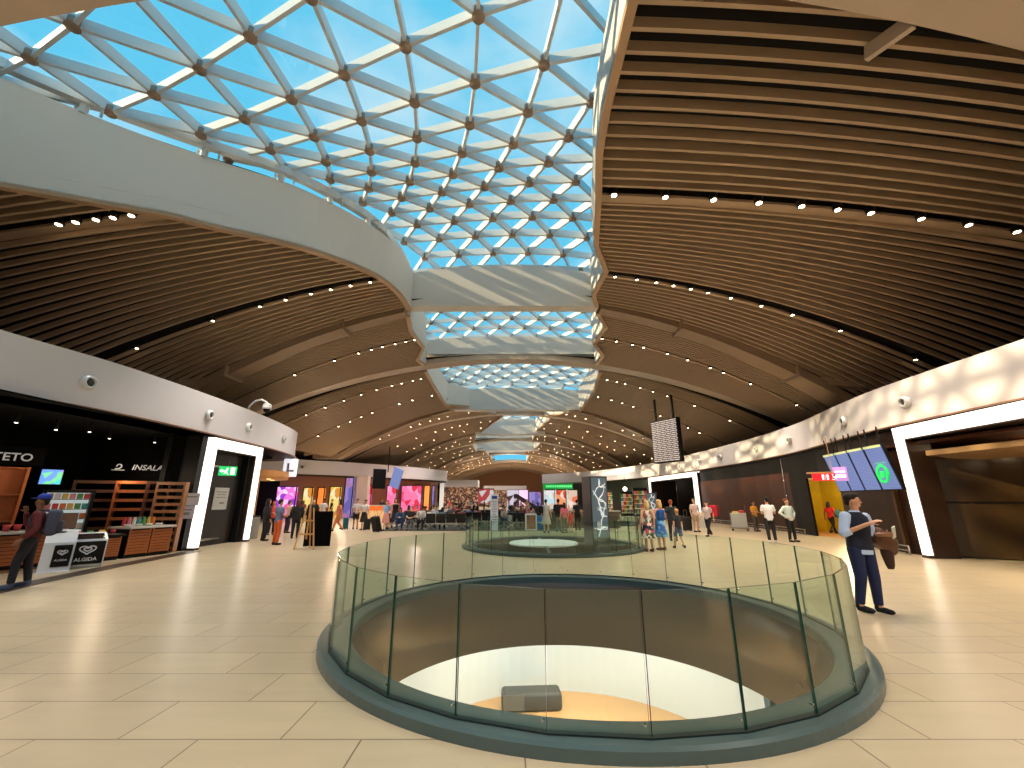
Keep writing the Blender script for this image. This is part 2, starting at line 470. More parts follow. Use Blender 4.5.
# recessed light tracks: a dark channel and brown strip beside it
for yt in TRACKS:
    for sd in (-1, 1):
        op = opening(yt); x0 = (op[0] if sd < 0 else op[1]) if op else 0
        xe = sd*min(19.5, math.sqrt(6.5/interp(A_TAB, yt))); x0 += sd*(.4 if sd < 0 and yt < 14 else .15)
        if abs(xe) < abs(x0)+.5: continue
        bm = NB(); w = .34 if yt < 12 else .16
        rings = [[Vector((x, yt+dy, ceil_z(x, yt)+dz)) for dy, dz in ((.03, .03), (.03+w, .03), (.03+w, .12), (.03, .12))] for x in xs_between(x0, xe)]
        loft(bm, rings); trim(bm, SLAT)

# ------------------------------------------------------------------ skylight grids
NODES = {}
def addrow(j, i0, pts):
    for k, p in enumerate(pts): NODES[(i0+k, j)] = p
addrow(0, -2, [(37.6,65),(87,22)])
addrow(1, -2, [(97,102.5),(152,95),(194.8,61.5),(248.8,23)])
addrow(2, -1, [(217,128),(244.5,117),(289.8,94.7),(342,68.4),(402,38),(474,5)])
addrow(3, 1, [(315,136),(362,120.5),(416.5,102.8),(476,83.8),(545.5,61)])
addrow(4, 2, [(369,149.3),(418,137),(472.4,124.4),(530.8,111.7)])
addrow(5, 2, [(370.3,169),(415.5,158.7),(461.7,151),(514.6,142),(571,134.6)])
addrow(6, 3, [(408,178),(451.6,169.6),(499.3,165),(549.3,160)])
addrow(7, 4, [(441.4,188),(484,183.6),(529.2,180.5),(575.5,177.5)])
addrow(8, 3, [(390.8,213),(430.2,206.3),(471,201),(511.3,198.7),(551.3,196.3)])
addrow(9, 4, [(418,223.5),(456.8,218.4),(493.8,215.7),(531.6,214.5),(569.5,213.9)])
addrow(10, 4, [(405.4,238.7),(440.8,235.7),(477.1,234.1),(512.8,233),(548.3,233.5)])
addrow(11, 5, [(422.6,256.2),(457.4,253.2),(493.2,251),(528.6,250.8),(564.3,253.2)])
def dome(x, y): return 13.5 - .003*(x+1.5)**2
ij = []; xy = []
for (i, j), (px, py) in NODES.items():
    z = 12.8
    for _ in range(6): p = atZ(px, py, z); z = dome(p.x, p.y)
    ij.append((i, j)); xy.append((p.x, p.y))
ij = np.array(ij, float); xy = np.array(xy)
def basis(i, j):
    i = i/6.; j = j/6.
    return np.stack([np.ones_like(i), i, j, i*i, i*j, j*j, i**3, i*i*j, i*j*j, j**3], -1)
Bm = basis(ij[:, 0], ij[:, 1])
coef = np.linalg.solve(Bm.T@Bm + 1e-3*np.eye(10), Bm.T@xy)
def node_xy(i, j):
    b = basis(np.array(float(i)), np.array(float(j))); r = b@coef; return float(r[0]), float(r[1])
def in_bay(x, y, bay, mrg):
    Lp, Rp = bay
    if y < Lp[0][1]-mrg or y > Lp[-1][1]+mrg+(.9 if Lp is BAYS[1][0] else 0): return False
    yy = min(max(y, Lp[0][1]), Lp[-1][1])
    return xedge(Lp, yy)-mrg <= x <= xedge(Rp, yy)+mrg
def grid_bay(idx, nodes, nbrs, bay, depth, wid, zf, node_r):
    P = {}
    for k, (x, y) in nodes.items(): P[k] = Vector((x, y, zf(x, y)))
    root = empty('window_%d' % idx, (0, 0, 0), 0, 'glazed triangular steel grid of a skylight bay', None, None, 'structure')
    keep = {k: p for k, p in P.items() if in_bay(p.x, p.y, bay, 1.25)}
    fr = NB(); hub = NB(); gl = NB()
    for k, p in keep.items():
        cone(hub, p-Vector((0, 0, depth*.58)), node_r, p+Vector((0, 0, depth*.1)), node_r, 12)
        for d in nbrs[:3]:
            q = keep.get((k[0]+d[0], k[1]+d[1]))
            if q is not None: bar(fr, p, q, wid, depth)
        for d1, d2 in ((nbrs[0], nbrs[1]), (nbrs[1], nbrs[2])):
            a = keep.get((k[0]+d1[0], k[1]+d1[1])); b = keep.get((k[0]+d2[0], k[1]+d2[1]))
            if a is not None and b is not None:
                up = Vector((0, 0, depth/2+.03)); gl.faces.new([gl.verts.new(v+up) for v in (p, a, b)])
    obj('frame', fr, STEEL, root); obj('grid_nodes', hub, STEELN, root, True)
    obj('glazing', gl, _M['roof_glass'], root)
    return root
nd = {}
for i in range(-5, 15):
    for j in range(-3, 14):
        x, y = node_xy(i, j)
        if -19 < x < 6 and 3 < y < 21: nd[(i, j)] = (x, y)
# neighbours in lattice: row (1,0), A = (1,1), C = (0,1)
grid_bay(1, nd, [(1, 0), (1, 1), (0, 1)], BAYS[1], .34, .09, dome, .165)
for bi in range(len(BAYS)):
    if bi == 1: continue
    bay = BAYS[bi]; y0, y1 = bay[0][0][1], bay[0][-1][1]
    s = 1.75 if bi < 4 else 2.6; nd = {}
    for j in range(0, int((y1-y0)/(s*.866))+2):
        for i in range(-14, 14):
            # lattice sheared so rows stay along X: columns step (s/2, s*.866)
            nd[(i, j)] = (i*s - j*s/2 + (j//1)*0, y0+.1+j*s*.866)
    # keep sheared index but re-centre
    nd2 = {}
    for (i, j), (x, y) in nd.items(): nd2[(i, j)] = (x, y)
    for j in range(0, int((y1-y0)/(s*.866))+2):
        for i in range(14, 26): nd2[(i, j)] = (i*s - j*s/2, y0+.1+j*s*.866)
    cx = 0.
    grid_bay(bi+1 if bi > 0 else 11, nd2, [(1, 0), (1, 1), (0, 1)], bay, .26, .085, lambda x, y: 13.15-.012*x*x, .13)
# bracket posts under the grid on the near left curb
for px in (97, 217, 292, 340, 372):
    p = min((q for q in OPL), key=lambda q: abs(512+F_PX*q.x/(q.y*math.cos(PITCH)+(ZC+.3-CAMH)*math.sin(PITCH))-px))
    z = zc_at(p.x)
    bm = NB(); cone(bm, (p.x-.2, p.y-.1, z-.05), .11, (p.x-.2, p.y-.1, z+.4), .11, 12)
    for dx in (-.3, .3): cbox(bm, (p.x-.1+dx, p.y-.05+dx*.3, z+.12), (.04, .06, .28))
    cbox(bm, (p.x-.1, p.y-.05, z+.27), (.64, .06, .04))
    trim(bm, STEEL, 'steel bracket post on the curb')

# ------------------------------------------------------------------ floors, shell, void rings
RINGS = [(.91, 6.75), (1.55, 16.9), (6.2, 32.5)]
flo = flat_with_holes('floor', [(-24, -16), (24, -16), (24, 142), (-24, 142)], [circle(cx, cy, 3.12, 96) for cx, cy in RINGS], 0, _M['stone_tiles'])
flo['kind'] = 'structure'
struct('wall_left_outer', box(NB(), (-23.3, -16, -.1), (-23, 142, 12)), BLACKM)  # unseen outer shell, added to keep sky light out
struct('wall_right_outer', box(NB(), (23, -16, -.1), (23.3, 142, 12)), BLACKM)  # unseen shell on this side, added against sky leaks
struct('wall_far', box(NB(), (-23, 139, -.1), (23, 139.3, 12)), mat('far_wall', (170, 120, 84), .6))
struct('wall_back', box(NB(), (-23, -16.3, -.1), (23, -16, 12)), mat('back_wall', (190, 170, 150), .7))
# lower level
LOW = -5.0
struct('floor_lower_level', box(NB(), (-14, -2, LOW-.1), (16, 30, LOW)), mat('lower_floor', (212, 160, 104), .35, noise=.1, nscale=1))
bm = NB(); wall_poly(bm, [(1.6+4.95*math.cos(R(180-k*5)), 12.6+4.95*math.sin(R(180-k*5))) for k in range(37)], LOW, -1.2, .15, -1)
struct('wall_lower_round', bm, mat('lower_white', (232, 234, 232), .5))
struct('wall_lower_back', box(NB(), (-14, 29.9, LOW), (16, 30, -.3)), BLACKM)
for k, (cx, cy) in enumerate(RINGS):
    bm = NB(); lathe(bm, (cx, cy, 0), [(3.06, .06), (3.06, -1.22), (3.14, -1.22), (3.14, .0)], 96)
    struct('trim_drum_%d' % (k+1), bm, DRUM, smooth=True)
sf = flat_with_holes('ceiling_lower_level', [(-14, -2), (16, -2), (16, 30), (-14, 30)], [circle(cx, cy, 3.13, 96) for cx, cy in RINGS[:2]], -1.22, BLACKM)
sf['kind'] = 'structure'
# grey bench on the lower level
t = empty('lounge_bench', (.65, 16.3, LOW), R(4), 'dark grey rounded bench on the tan floor of the level below', 'bench')
bm = NB(); rbox(bm, (0, 0, .27), (2.0, .75, .54), .12, seg=4); obj('seat', bm, mat('bench_grey', (66, 64, 62), .6), t, True)
bm = NB(); cbox(bm, (-.62, -.378, .3), (.7, .02, .44)); obj('front_panel', bm, mat('bench_panel', (96, 94, 90), .5), t)

def balustrade(cx, cy, a0, n, name, label, panes, z_top=1.04, curb_h=.1, R0=3.31):
    t = empty(name, (cx, cy, 0), 0, label, 'balustrade')
    bm = NB(); lathe(bm, (0, 0, 0), [(3.05, -.02), (3.05, curb_h-.01), (3.07, curb_h), (3.40, curb_h), (3.43, curb_h-.02), (3.43, 0)], 116)
    obj('curb', bm, CURBD, t, False)
    st = 2*PI/n; p0 = None
    for k in range(n):
        if k not in panes: continue
        a = a0+k*st; b = a+st
        A = Vector((R0*math.cos(a), R0*math.sin(a), 0)); B = Vector((R0*math.cos(b), R0*math.sin(b), 0))
        d = (B-A).normalized(); A = A+d*.007; B = B-d*.007; nn = Vector((d.y, -d.x, 0))*.009
        bm = NB()
        v = [bm.verts.new(p) for p in (A-nn+Vector((0,0,curb_h-.03)), B-nn+Vector((0,0,curb_h-.03)), B+nn+Vector((0,0,curb_h-.03)), A+nn+Vector((0,0,curb_h-.03)),
                                       A-nn+Vector((0,0,z_top)), B-nn+Vector((0,0,z_top)), B+nn+Vector((0,0,z_top)), A+nn+Vector((0,0,z_top)))]
        for q, mi in (((4,5,6,7),1),((0,1,5,4),0),((1,2,6,5),1),((2,3,7,6),0),((3,0,4,7),1)):
            f = bm.faces.new([v[i] for i in q]); f.material_index = mi
        g = obj('glass_pane', bm, [_M['balustrade_glass'], GEDGE], t)
        bm = NB(); c = B*.96+A*.04
        cone(bm, c-nn*1.6+Vector((0,0,curb_h+.08)), .009, c+nn*1.6+Vector((0,0,curb_h+.08)), .009, 10)
        if k % 1 == 0: obj('clamp_bolt', bm, CHROME, g)
    bm = NB()   # dark shoe the panes stand in
    lathe(bm, (0, 0, 0), [(R0-.03, curb_h), (R0-.03, curb_h+.012), (R0+.02, curb_h+.012), (R0+.02, curb_h)], n, close=True)
    M = Matrix.Rotation(a0, 4, 'Z'); bmesh.ops.transform(bm, matrix=M, verts=bm.verts)
    obj('base_channel', bm, mat('channel_dark', (18, 30, 30), .4), t)
    return t
balustrade(RINGS[0][0], RINGS[0][1], R(271), 29, 'glass_balustrade', 'large round glass balustrade on a slate curb, nearest of the three around floor openings', range(29))
balustrade(RINGS[1][0], RINGS[1][1], R(265), 29, 'glass_balustrade', 'round glass balustrade behind the nearest one, with the black picture pillar on its edge', range(29))
balustrade(RINGS[2][0], RINGS[2][1], R(270), 29, 'glass_balustrade', 'farthest round glass balustrade, by the shops at the far right', range(29))
t = empty('cover_plate', (RINGS[1][0]-.35, RINGS[1][1]-.1, 0), 0, 'white round cover plate inside the second glass balustrade', 'platform')
bm = NB(); lathe(bm, (0, 0, 0), [(.01, .16), (1.25, .16), (1.3, .14), (1.3, .1), (1.2, .08), (.01, .08)], 48); obj('disc', bm, WHITEP, t)
bm = NB()
for k in range(4): bar(bm, (1.3*math.cos(k*PI/2), 1.3*math.sin(k*PI/2), .1), (3.1*math.cos(k*PI/2), 3.1*math.sin(k*PI/2), .04), .08, .06)
obj('support_beams', bm, CURBD, t)

# ------------------------------------------------------------------ shop volumes: plan curves
PL = smooth_poly([(-13.6,0,0),(-12.2,5.5,0),(-11.65,9.1,0),(-11.3,11,0),(-11.2,13,0),(-11.25,15.5,0),(-11.45,18.5,0),(-11.9,21.8,0),(-12.55,24.2,0),(-13.7,25.5,0),(-16,26.3,0),(-22.9,27,0)], 4)
PR = smooth_poly([(11.9,0,0),(12.15,6,0),(12.4,9.8,0),(12.75,13.8,0),(13.4,16.8,0),(14.6,21.4,0),(15.2,27,0),(15.25,35,0),(14.8,45,0),(12.2,54.5,0),(8.6,60.5,0),(4.6,65,0)], 4)
PM = smooth_poly([(-22.9,38.5,0),(-20.9,40.3,0),(-17,43.6,0),(-12.3,49.5,0),(-9.2,55.6,0),(-8.9,58,0),(-10.5,62,0),(-14,66,0)], 4)
ZF0, ZF1 = 4.05, 5.45
def fX(P, y): return interp([(p.y, p.x) for p in P if p.y <= 64.9], y)
def seg(P, y0, y1, off=0.):
    pts = [(fX(P, y0), y0)] + [(p.x, p.y) for p in P if y0 < p.y < y1] + [(fX(P, y1), y1)]
    return [(x+off, y) for x, y in pts]
def fascia(name, P, side, label):
    bm = NB(); wall_poly(bm, P, ZF0, ZF1, .12, side)
    o = struct(name, bm, WHITE, label=label)
    bm = NB(); wall_poly(bm, P, ZF0-.05, ZF0, 1.1, side); trim(bm, BLACK)
    bm = NB(); wall_poly(bm, [(p.x, p.y) for p in P], ZF0+.001, ZF0+.03, .10, -side); trim(bm, mat('tan_soffit', (150, 110, 84), .5))
fascia('wall_left_fascia', PL, -1, 'white curved fascia over the left shops')
fascia('wall_right_fascia', PR, 1, 'white curved fascia over the right wall')
fascia('wall_middle_fascia', PM, -1, 'white fascia of the shop block in the middle distance')
ROOF = mat('dark_roof', (40, 32, 28), .9)
def roof(P, sx, z, name):
    bm = NB(); pr = None
    for p in P:
        r = [bm.verts.new((p.x+sx*.1, p.y, z)), bm.verts.new((sx*23, p.y, z))]
        if pr: bm.faces.new((pr[0], pr[1], r[1], r[0]))
        pr = r
    return struct(name, bm, ROOF)
roof([p for p in PL if p.y < 25.6], -1, 5.2, 'roof_left'); roof(PR, 1, 5.2, 'roof_right'); roof([p for p in PM if p.y < 58.1], -1, 5.2, 'roof_middle')  # roofs out of view, added to stop sky light leaking in

# right wall, segment by segment
def wallseg(P, y0, y1, z0, z1, th, side, m, name, off=0., label=None):
    bm = NB(); wall_poly(bm, seg(P, y0, y1, off), z0, z1, th, side)
    return struct(name, bm, m, label=label)
wallseg(PR, 0, 9.0, 0, 4.0, .1, 1, BROWNW, 'wall_right_a', .25)
wallseg(PR, 13.75, 18.4, 0, 4.0, .1, 1, mat('dark_wall', (44, 24, 13), .4, spec=.25, noise=.1, nscale=.7), 'wall_right_b', .25)
wallseg(PR, 18.4, 21.5, 2.75, 4.0, .1, 1, BLACK, 'wall_right_c', .25)
wallseg(PR, 21.5, 23.2, 0, 4.0, .1, 1, BLACK, 'wall_right_d', .25)
wallseg(PR, 23.2, 35.1, 0, 3.15, .1, 1, BROWNW, 'wall_right_e', .25)
wallseg(PR, 23.2, 35.1, 3.15, 4.0, .1, 1, BLACK, 'wall_right_f', .3)
wallseg(PR, 45.6, 46.1, 0, 4.0, .1, 1, BLACK, 'wall_right_g', .25)
# low chrome rail along the foot of the right wall
for a, b in ((14.2, 18.0), (21.8, 34.6)):
    S = seg(PR, a, b, -.12)
    t = empty('bumper_rail', (S[0][0], S[0][1], 0), 0, 'low chrome rail along the brown wall ' + ('under the hanging screens' if a < 20 else 'between the toilet entrance and the white portal'), 'rail')
    bm = NB(); tube(bm, [(x-S[0][0], y-S[0][1], .28) for x, y in S], .03); tube(bm, [(x-S[0][0], y-S[0][1], .14) for x, y in S], .02); obj('tube', bm, CHROME, t)
    n = int((b-a)/1.3)
    for k in range(n+1):
        y = a+(b-a)*k/n; bm = NB(); cone(bm, (fX(PR, y)-.12-S[0][0], y-S[0][1], 0), .025, (fX(PR, y)-.12-S[0][0], y-S[0][1], .28), .025); obj('post', bm, CHROME, t)

def portal(name, A, B, ztop, fw, depth, label, side, fh=.38):
    """lit white frame standing between plan points A and B"""
    A = Vector((*A, 0)); B = Vector((*B, 0)); d = (B-A); L = d.length; d.normalize(); n = Vector((d.y, -d.x, 0))*side
    t = empty(name, A, 0, label, 'portal frame')
    def P(u, w, z): return d*u + n*w + Vector((0, 0, z))
    bm = NB()
    def slab(u0, u1, z0, z1, w0=-.12, w1=.12, mi=0, b=bm):
        v = [b.verts.new(P(u, w, z)) for u, w, z in ((u0,w0,z0),(u1,w0,z0),(u1,w1,z0),(u0,w1,z0),(u0,w0,z1),(u1,w0,z1),(u1,w1,z1),(u0,w1,z1))]
        for q in ((0,3,2,1),(4,5,6,7),(0,1,5,4),(1,2,6,5),(2,3,7,6),(3,0,4,7)): b.faces.new([v[i] for i in q]).material_index = mi
    slab(0, fw, 0.08, ztop); slab(L-fw, L, 0.08, ztop); slab(fw, L-fw, ztop-fh, ztop)
    obj('lit_frame', bm, LITW, t)
    bm = NB(); slab(-.01, fw+.01, 0, .08, -.13, .13, 0, bm); slab(L-fw-.01, L+.01, 0, .08, -.13, .13, 0, bm)
    slab(fw, fw+.03, 0, ztop-fh, .0, depth, 0, bm); slab(L-fw-.03, L-fw, 0, ztop-fh, 0, depth, 0, bm); slab(fw, L-fw, ztop-fh-.03, ztop-fh, 0, depth, 0, bm)
    obj('reveal', bm, mat('portal_reveal', (52, 34, 26), .35), t)
    return t, P, L
# right near portal
tp, PP, LL = portal('lit_portal', (12.75, 13.7), (12.2, 8.9), 3.98, .26, .7, 'big white lit portal frame around a dark bay, right of the hanging screens', -1)
ALC = mat('alcove_panel', (70, 48, 26), .3, noise=.35, nscale=.8)
bm = NB(); box(bm, (15.6, 7.5, 0), (15.7, 15.5, 3.4)); box(bm, (13.0, 14.6, 0), (15.7, 14.7, 3.4)); struct('wall_alcove_near', bm, ALC)
struct('ceiling_alcove', box(NB(), (12.9, 7.5, 3.42), (15.7, 14.8, 3.5)), BROWNW)
t = empty('folding_shutter', (14.2, 13.2, 0), R(-32), 'dark closed shutter panels set inside the bay of the big right portal', 'shutter')
for k in range(2):
    bm = NB(); box(bm, (-1.1, 0, .03+1.62*k), (1.5, .06, 1.6+1.62*k)); obj('panel', bm, mat('shutter', (58, 42, 24), .25, noise=.4, nscale=.7), t)
bm = NB(); box(bm, (-1.15, -.03, 1.605), (1.55, .09, 1.645)); obj('rail', bm, BLACK, t)
# canopy with small lamp inside near portal
t = empty('soffit_canopy', (13.9, 11.5, 2.95), 0, 'tan sloping canopy with a small lamp inside the big right portal', 'canopy')
bm = NB(); cbox(bm, (0, 0, .1), (1.5, 3.6, .16), ry=R(6)); obj('board', bm, mat('canopy_tan', (150, 118, 84), .5), t)
bm = NB(); cone(bm, (-.2, -.8, -.03), .08, (-.2, -.8, .05), .08); obj('lamp', bm, SPOT, t)
# right far portal
A2 = (fX(PR, 35.2)-.02, 35.2); B2 = (fX(PR, 45.5)-.02, 45.5)
portal('lit_portal', B2, A2, 3.95, .3, 1.2, 'white lit portal frame past the brown wall, behind the women in summer dresses', -1)
struct('wall_alcove_far', box(NB(), (19.0, 33.0, 0), (19.1, 48, 4)), ALC)
struct('wall_alcove_far_side', box(NB(), (15.6, 40.6, 0), (19, 40.7, 4)), BLACK)
bm = NB(); box(bm, (15.7, 34.4, 0), (19, 34.5, 4)); struct('wall_alcove_far_near', bm, BLACK)

# toilet entrance
YEL = mat('yellow_glossy', (206, 170, 40), .25, noise=.35, nscale=1.2)
bm = NB(); box(bm, (17.7, 17.5, 0), (17.8, 26.4, 2.75)); struct('wall_toilet_back', bm, YEL)
bm = NB(); box(bm, (15.5, 24.6, 0), (17.8, 24.7, 2.75)); struct('wall_toilet_far', bm, YEL)
struct('ceiling_toilet', box(NB(), (15.35, 17.5, 2.76), (17.8, 24.7, 2.84)), mat('cream', (220, 196, 150), .6))
struct('floor_toilet', box(NB(), (15.2, 18.6, .0), (17.7, 24.6, .012)), mat('orange_floor', (196, 140, 84), .35))
y0, y1 = 18.45, 21.5
t = empty('toilet_sign', (11.78, 15.85, 2.52), R(-28), 'red sign with white toilet and wheelchair pictograms over the yellow passage', 'sign'); t.scale = (.66, .66, .66)
bm = NB(); box(bm, (-.72, -.03, -.2), (.72, .03, .2)); obj('board', bm, mat('sign_red', (206, 24, 36), .5, emit=(220, 24, 40), es=.8), t)
PW = mat('sign_white', (250, 245, 245), .5, emit=(255, 250, 250), es=1.2)
bm = NB()
for x in (-.22, 0.0):
    cone(bm, (x, -.045, .125), .038, (x, -.032, .125), .038, 12); cbox(bm, (x, -.04, .03), (.1, .012, .12)); cbox(bm, (x-.022, -.04, -.09), (.03, .012, .13)); cbox(bm, (x+.022, -.04, -.09), (.03, .012, .13))
cbox(bm, (-.11, -.04, 0), (.012, .012, .3))
for k in range(14):
    a = R(200)+k*R(250)/13; b = a+R(250)/13
    bar(bm, (.26+.085*math.cos(a), -.04, -.06+.085*math.sin(a)), (.26+.085*math.cos(b), -.04, -.06+.085*math.sin(b)), .012, .022)
cone(bm, (.24, -.045, .13), .03, (.24, -.032, .13), .03, 12); bar(bm, (.24, -.04, .1), (.25, -.04, -.02), .012, .035); bar(bm, (.25, -.04, -.02), (.34, -.04, -.03), .012, .03); bar(bm, (.34, -.04, -.03), (.37, -.04, -.12), .012, .03)
obj('pictograms', bm, PW, t)
bm = NB(); box(bm, (-.9, .02, .22), (.9, .6, .3)); box(bm, (-.72, .03, -.2), (-.68, .08, .22)); bar(bm, (.3, .3, .26), (1.9, 2.2, .26), .06, .06); bar(bm, (.3, .3, .26), (.3, .3, 2.3), .03, .03); obj('bracket', bm, WOODL, t)
t = empty('wall_sign', (12.1, 15.62, 2.62), R(-50), 'small purple projecting sign beside the toilet board', 'sign')
bm = NB(); cbox(bm, (0, 0, 0), (.42, .05, .5), ry=R(0)); obj('board', bm, mat('purple_sign', (176, 130, 200), .5, emit=(200, 150, 220), es=.5), t)
bm = NB(); cbox(bm, (0, -.03, .08), (.3, .01, .06)); cbox(bm, (0, -.03, -.08), (.3, .01, .1)); obj('mark', bm, PW, t)
bm = NB(); cone(bm, (0, 0, 0), .035, (0, 0, 3.9), .035)
o = obj('steel_pole', bm, CHROME); o.location = (fX(PR, 23.2)-.1, 23.1, 0); tag(o, 'thin steel pole standing at the end of the brown wall', 'pole')

# hanging flight screens
SCR = screen_mat('screen_blue', (140, 158, 206), (104, 124, 182), .95)
scs = []
for k in range(4):
    yk = 17.1-k*.92
    x = fX(PR, yk)-.6
    nxt = fX(PR, yk-.9)-.6
    ang = math.atan2(-.92, nxt-x)
    t = empty('flight_screen', (x, yk, 1.98), ang, ('first', 'second', 'third', 'fourth')[k] + ' from the left of the four blue portrait screens hanging on the right wall' if k < 3 else 'blue portrait screen with a green ring, nearest the big lit portal', 'screen', 'hanging portrait screens')
    bm = NB(); cbox(bm, (.45, .05, .75), (.93, .08, 1.5), rx=R(13)); obj('casing', bm, BLACK, t)
    bm = NB(); cbox(bm, (.45, .0, .75), (.80, .02, 1.42), rx=R(13)); obj('display', bm, SCR, t)
    bm = NB(); cbox(bm, (.45, -.18, 1.42), (.84, .012, .08), rx=R(13)); obj('header', bm, mat('screen_head', (190, 200, 140), .5, emit=(190, 200, 150), es=.6), t)
    bm = NB()
    for xx in (.15, .75): bar(bm, (xx, -.1, 1.4), (xx, -.1, 2.05), .03, .03)
    obj('hanger', bm, BLACK, t)
    if k == 3:
        bm = NB()
        for q in range(20):
            a = q*2*PI/20; b = a+2*PI/20
            bar(bm, (.45+.23*math.cos(a), -.02, .55+.27*math.sin(a)), (.45+.23*math.cos(b), -.02, .55+.27*math.sin(b)), .05, .07)
        cbox(bm, (.45, -.02, .53), (.16, .05, .2)); cbox(bm, (.5, -.035, .93), (.5, .02, .09))
        obj('logo', bm, mat('green_logo', (30, 190, 90), .5, emit=(20, 190, 80), es=.9), t)
# hanging departure board
t = empty('departure_board', atY(667, 461, 29.5), 0, 'large hanging departure board with rows of pale text near the ceiling', 'board')
o = t.location.copy()
q = [atY(654, 427, 30.5)-o, atY(679, 417, 28.5)-o]
ang = math.atan2(q[1].y-q[0].y, q[1].x-q[0].x); t.rotation_euler.z = ang+R(-2)
bm = NB(); box(bm, (-1.2, 0, -.1), (1.2, .35, 2.95)); obj('casing', bm, BLACK, t)
bd = screen_mat('board_text', (226, 206, 190), (60, 44, 40), 1.0, 5, 22)
bm = NB(); box(bm, (-1.14, -.03, -.03), (1.14, 0, 2.88)); obj('display', bm, bd, t)
bm = NB()
for x in (-.8, .8): bar(bm, (x, .17, 2.9), (x, .17, 4.6), .12, .12)
obj('hanger', bm, BLACK, t)

# ------------------------------------------------------------------ fascia nozzles, spotlights
def nozzle(loc, ang, label, group, r=.17):
    t = empty('air_nozzle', loc, ang, label, 'air nozzle', group)
    bm = NB()
    n = 20
    def ring(rad, yy): return [Vector((rad*math.cos(2*PI*k/n), yy, rad*math.sin(2*PI*k/n))) for k in range(n)]
    loft(bm, [ring(r*1.1, .02), ring(r*1.12, -.05), ring(r*.95, -.13), ring(r*.7, -.15), ring(r*.66, -.06)], False); obj('ring', bm, WHITEP, t, True)
    bm = NB(); ell(bm, (0, -.03, 0), (r*.7, r*.6, r*.7), 16, 10); obj('ball', bm, mat('nozzle_dark', (70, 66, 66), .5), t, True)
def nozz(P, px, zc, grp, label, sgn):
    # plan point where the ray column px meets the curve
    best = None
    for a, b in zip(P, P[1:]):
        for k in range(8):
            p = a.lerp(b, k/8); 
            z = zc-CAMH; d = p.y*math.cos(PITCH)+z*math.sin(PITCH)
            e = abs(512+F_PX*p.x/d-px)
            if best is None or e < best[0]: best = (e, p, (b-a).normalized())
    p, d = best[1], best[2]
    ang = math.atan2(d.y, d.x) if sgn > 0 else math.atan2(-d.y, -d.x)
    nozzle((p.x, p.y, zc), ang, label, grp)
for px in (88, 208, 248, 283): nozz([p for p in PL if p.y < 24.6], px, 4.72, 'left fascia air nozzles', 'round air nozzle on the white fascia over the left shops', -1 if False else 1)
for px in (907, 845, 790, 757, 720, 700, 679): nozz(PR, px, 4.72, 'right fascia air nozzles', 'round air nozzle on the white fascia over the right wall', -1)
for px in (302, 375, 402): nozz(PM, px, 4.72, 'middle fascia air nozzles', 'round air nozzle on the fascia of the middle shop block', 1)

sp_me = None
def spot_src():
    t = empty('ceiling_spotlight', (0, 0, 0), 0, 'x', 'spotlight')
    bm = NB(); lathe(bm, (0, 0, 0), [(.045, .0), (.075, .0), (.085, .02), (.085, .14), (.045, .14)], 14, close=True); obj('housing', bm, mat('spot_body', (40, 32, 28), .4), t, True)
    bm = NB(); ell(bm, (0, 0, .012), (.062, .062, .03), 12, 6); obj('lens', bm, SPOT, t, True)
    return t
src = spot_src(); n_sp = 0; used = False
LAMPS = []
def put_spot(x, y, label, group, s=1.):
    global used, n_sp
    o = src if not used else copy_tree(src); used = True; n_sp += 1
    o.location = (x, y, ceil_z(x, y)-.05); o.scale = (s, s, s); o['label'] = label; o['group'] = group
    LAMPS.append((x, y))
XS = {('R', 11.0): [3.2,4.8,6.3,7.7,9.0,10.1,11.1,12.6,14.0,15.4], ('L', 11.0): [-13.9,-13.4,-12.8,-12.3,-11.75],
      ('R', 15.55): [4.3,5.2,6.0,6.7,7.4,8.1,9.0,10.2,11.4,13.2,15.9], ('L', 15.55): [-5.9,-6.7,-7.5,-8.3,-9.3,-10.3,-12.1,-14.9],
      ('R', 22.0): [5.1,5.9,6.8,7.4,8.7,9.8,11.0,11.7,13.1,15.4], ('L', 22.0): [-5.5,-6.0,-6.6,-7.3,-7.9,-8.6,-9.9,-12],
      ('R', 29.4): [7.0,7.7,8.3,9.4,10.3,11.3,13.2,15.6], ('L', 29.4): [-6.7,-7.3,-8.1,-8.8,-9.9,-11.0,-12.2,-13.5,-14.8,-16.4]}
ordn = {-6.5:'b', -1.0:'b', 11.0:'nearest', 15.55:'second', 22.0:'third', 29.4:'fourth', 34.2:'fifth', 43.2:'sixth', 49.5:'seventh', 53.5:'eighth', 60.0:'ninth', 63.5:'tenth', 71.0:'eleventh', 74.5:'twelfth', 82.0:'thirteenth', 92.0:'fourteenth', 97.0:'fifteenth', 104.0:'farthest'}
for yt in TRACKS:
    if ordn[yt] == 'b': continue
    for S, sd in (('L', -1), ('R', 1)):
        xs = XS.get((S, yt))
        op = opening(yt)
        if xs is None:
            e = abs(op[0] if sd < 0 else op[1]) if op else 2.
            xs = []; x = e+.7
            while x < min(16.5, math.sqrt(5.6/interp(A_TAB, yt))) and len(xs) < 9:
                xs.append(sd*x); x += random.choice((.9, 1.1, 1.6, 2.2))
        for x in xs:
            sname = 'left' if sd < 0 else 'right'
            put_spot(x, yt-.06, 'small lit spotlight in the %s ceiling light row %s of the skylight' % (ordn[yt], sname), '%s light row, %s side' % (ordn[yt], sname), 1.5 if yt < 12 else (1. if yt < 30 else 1.1))  # fittings of the nearest row enlarged to imitate their glare

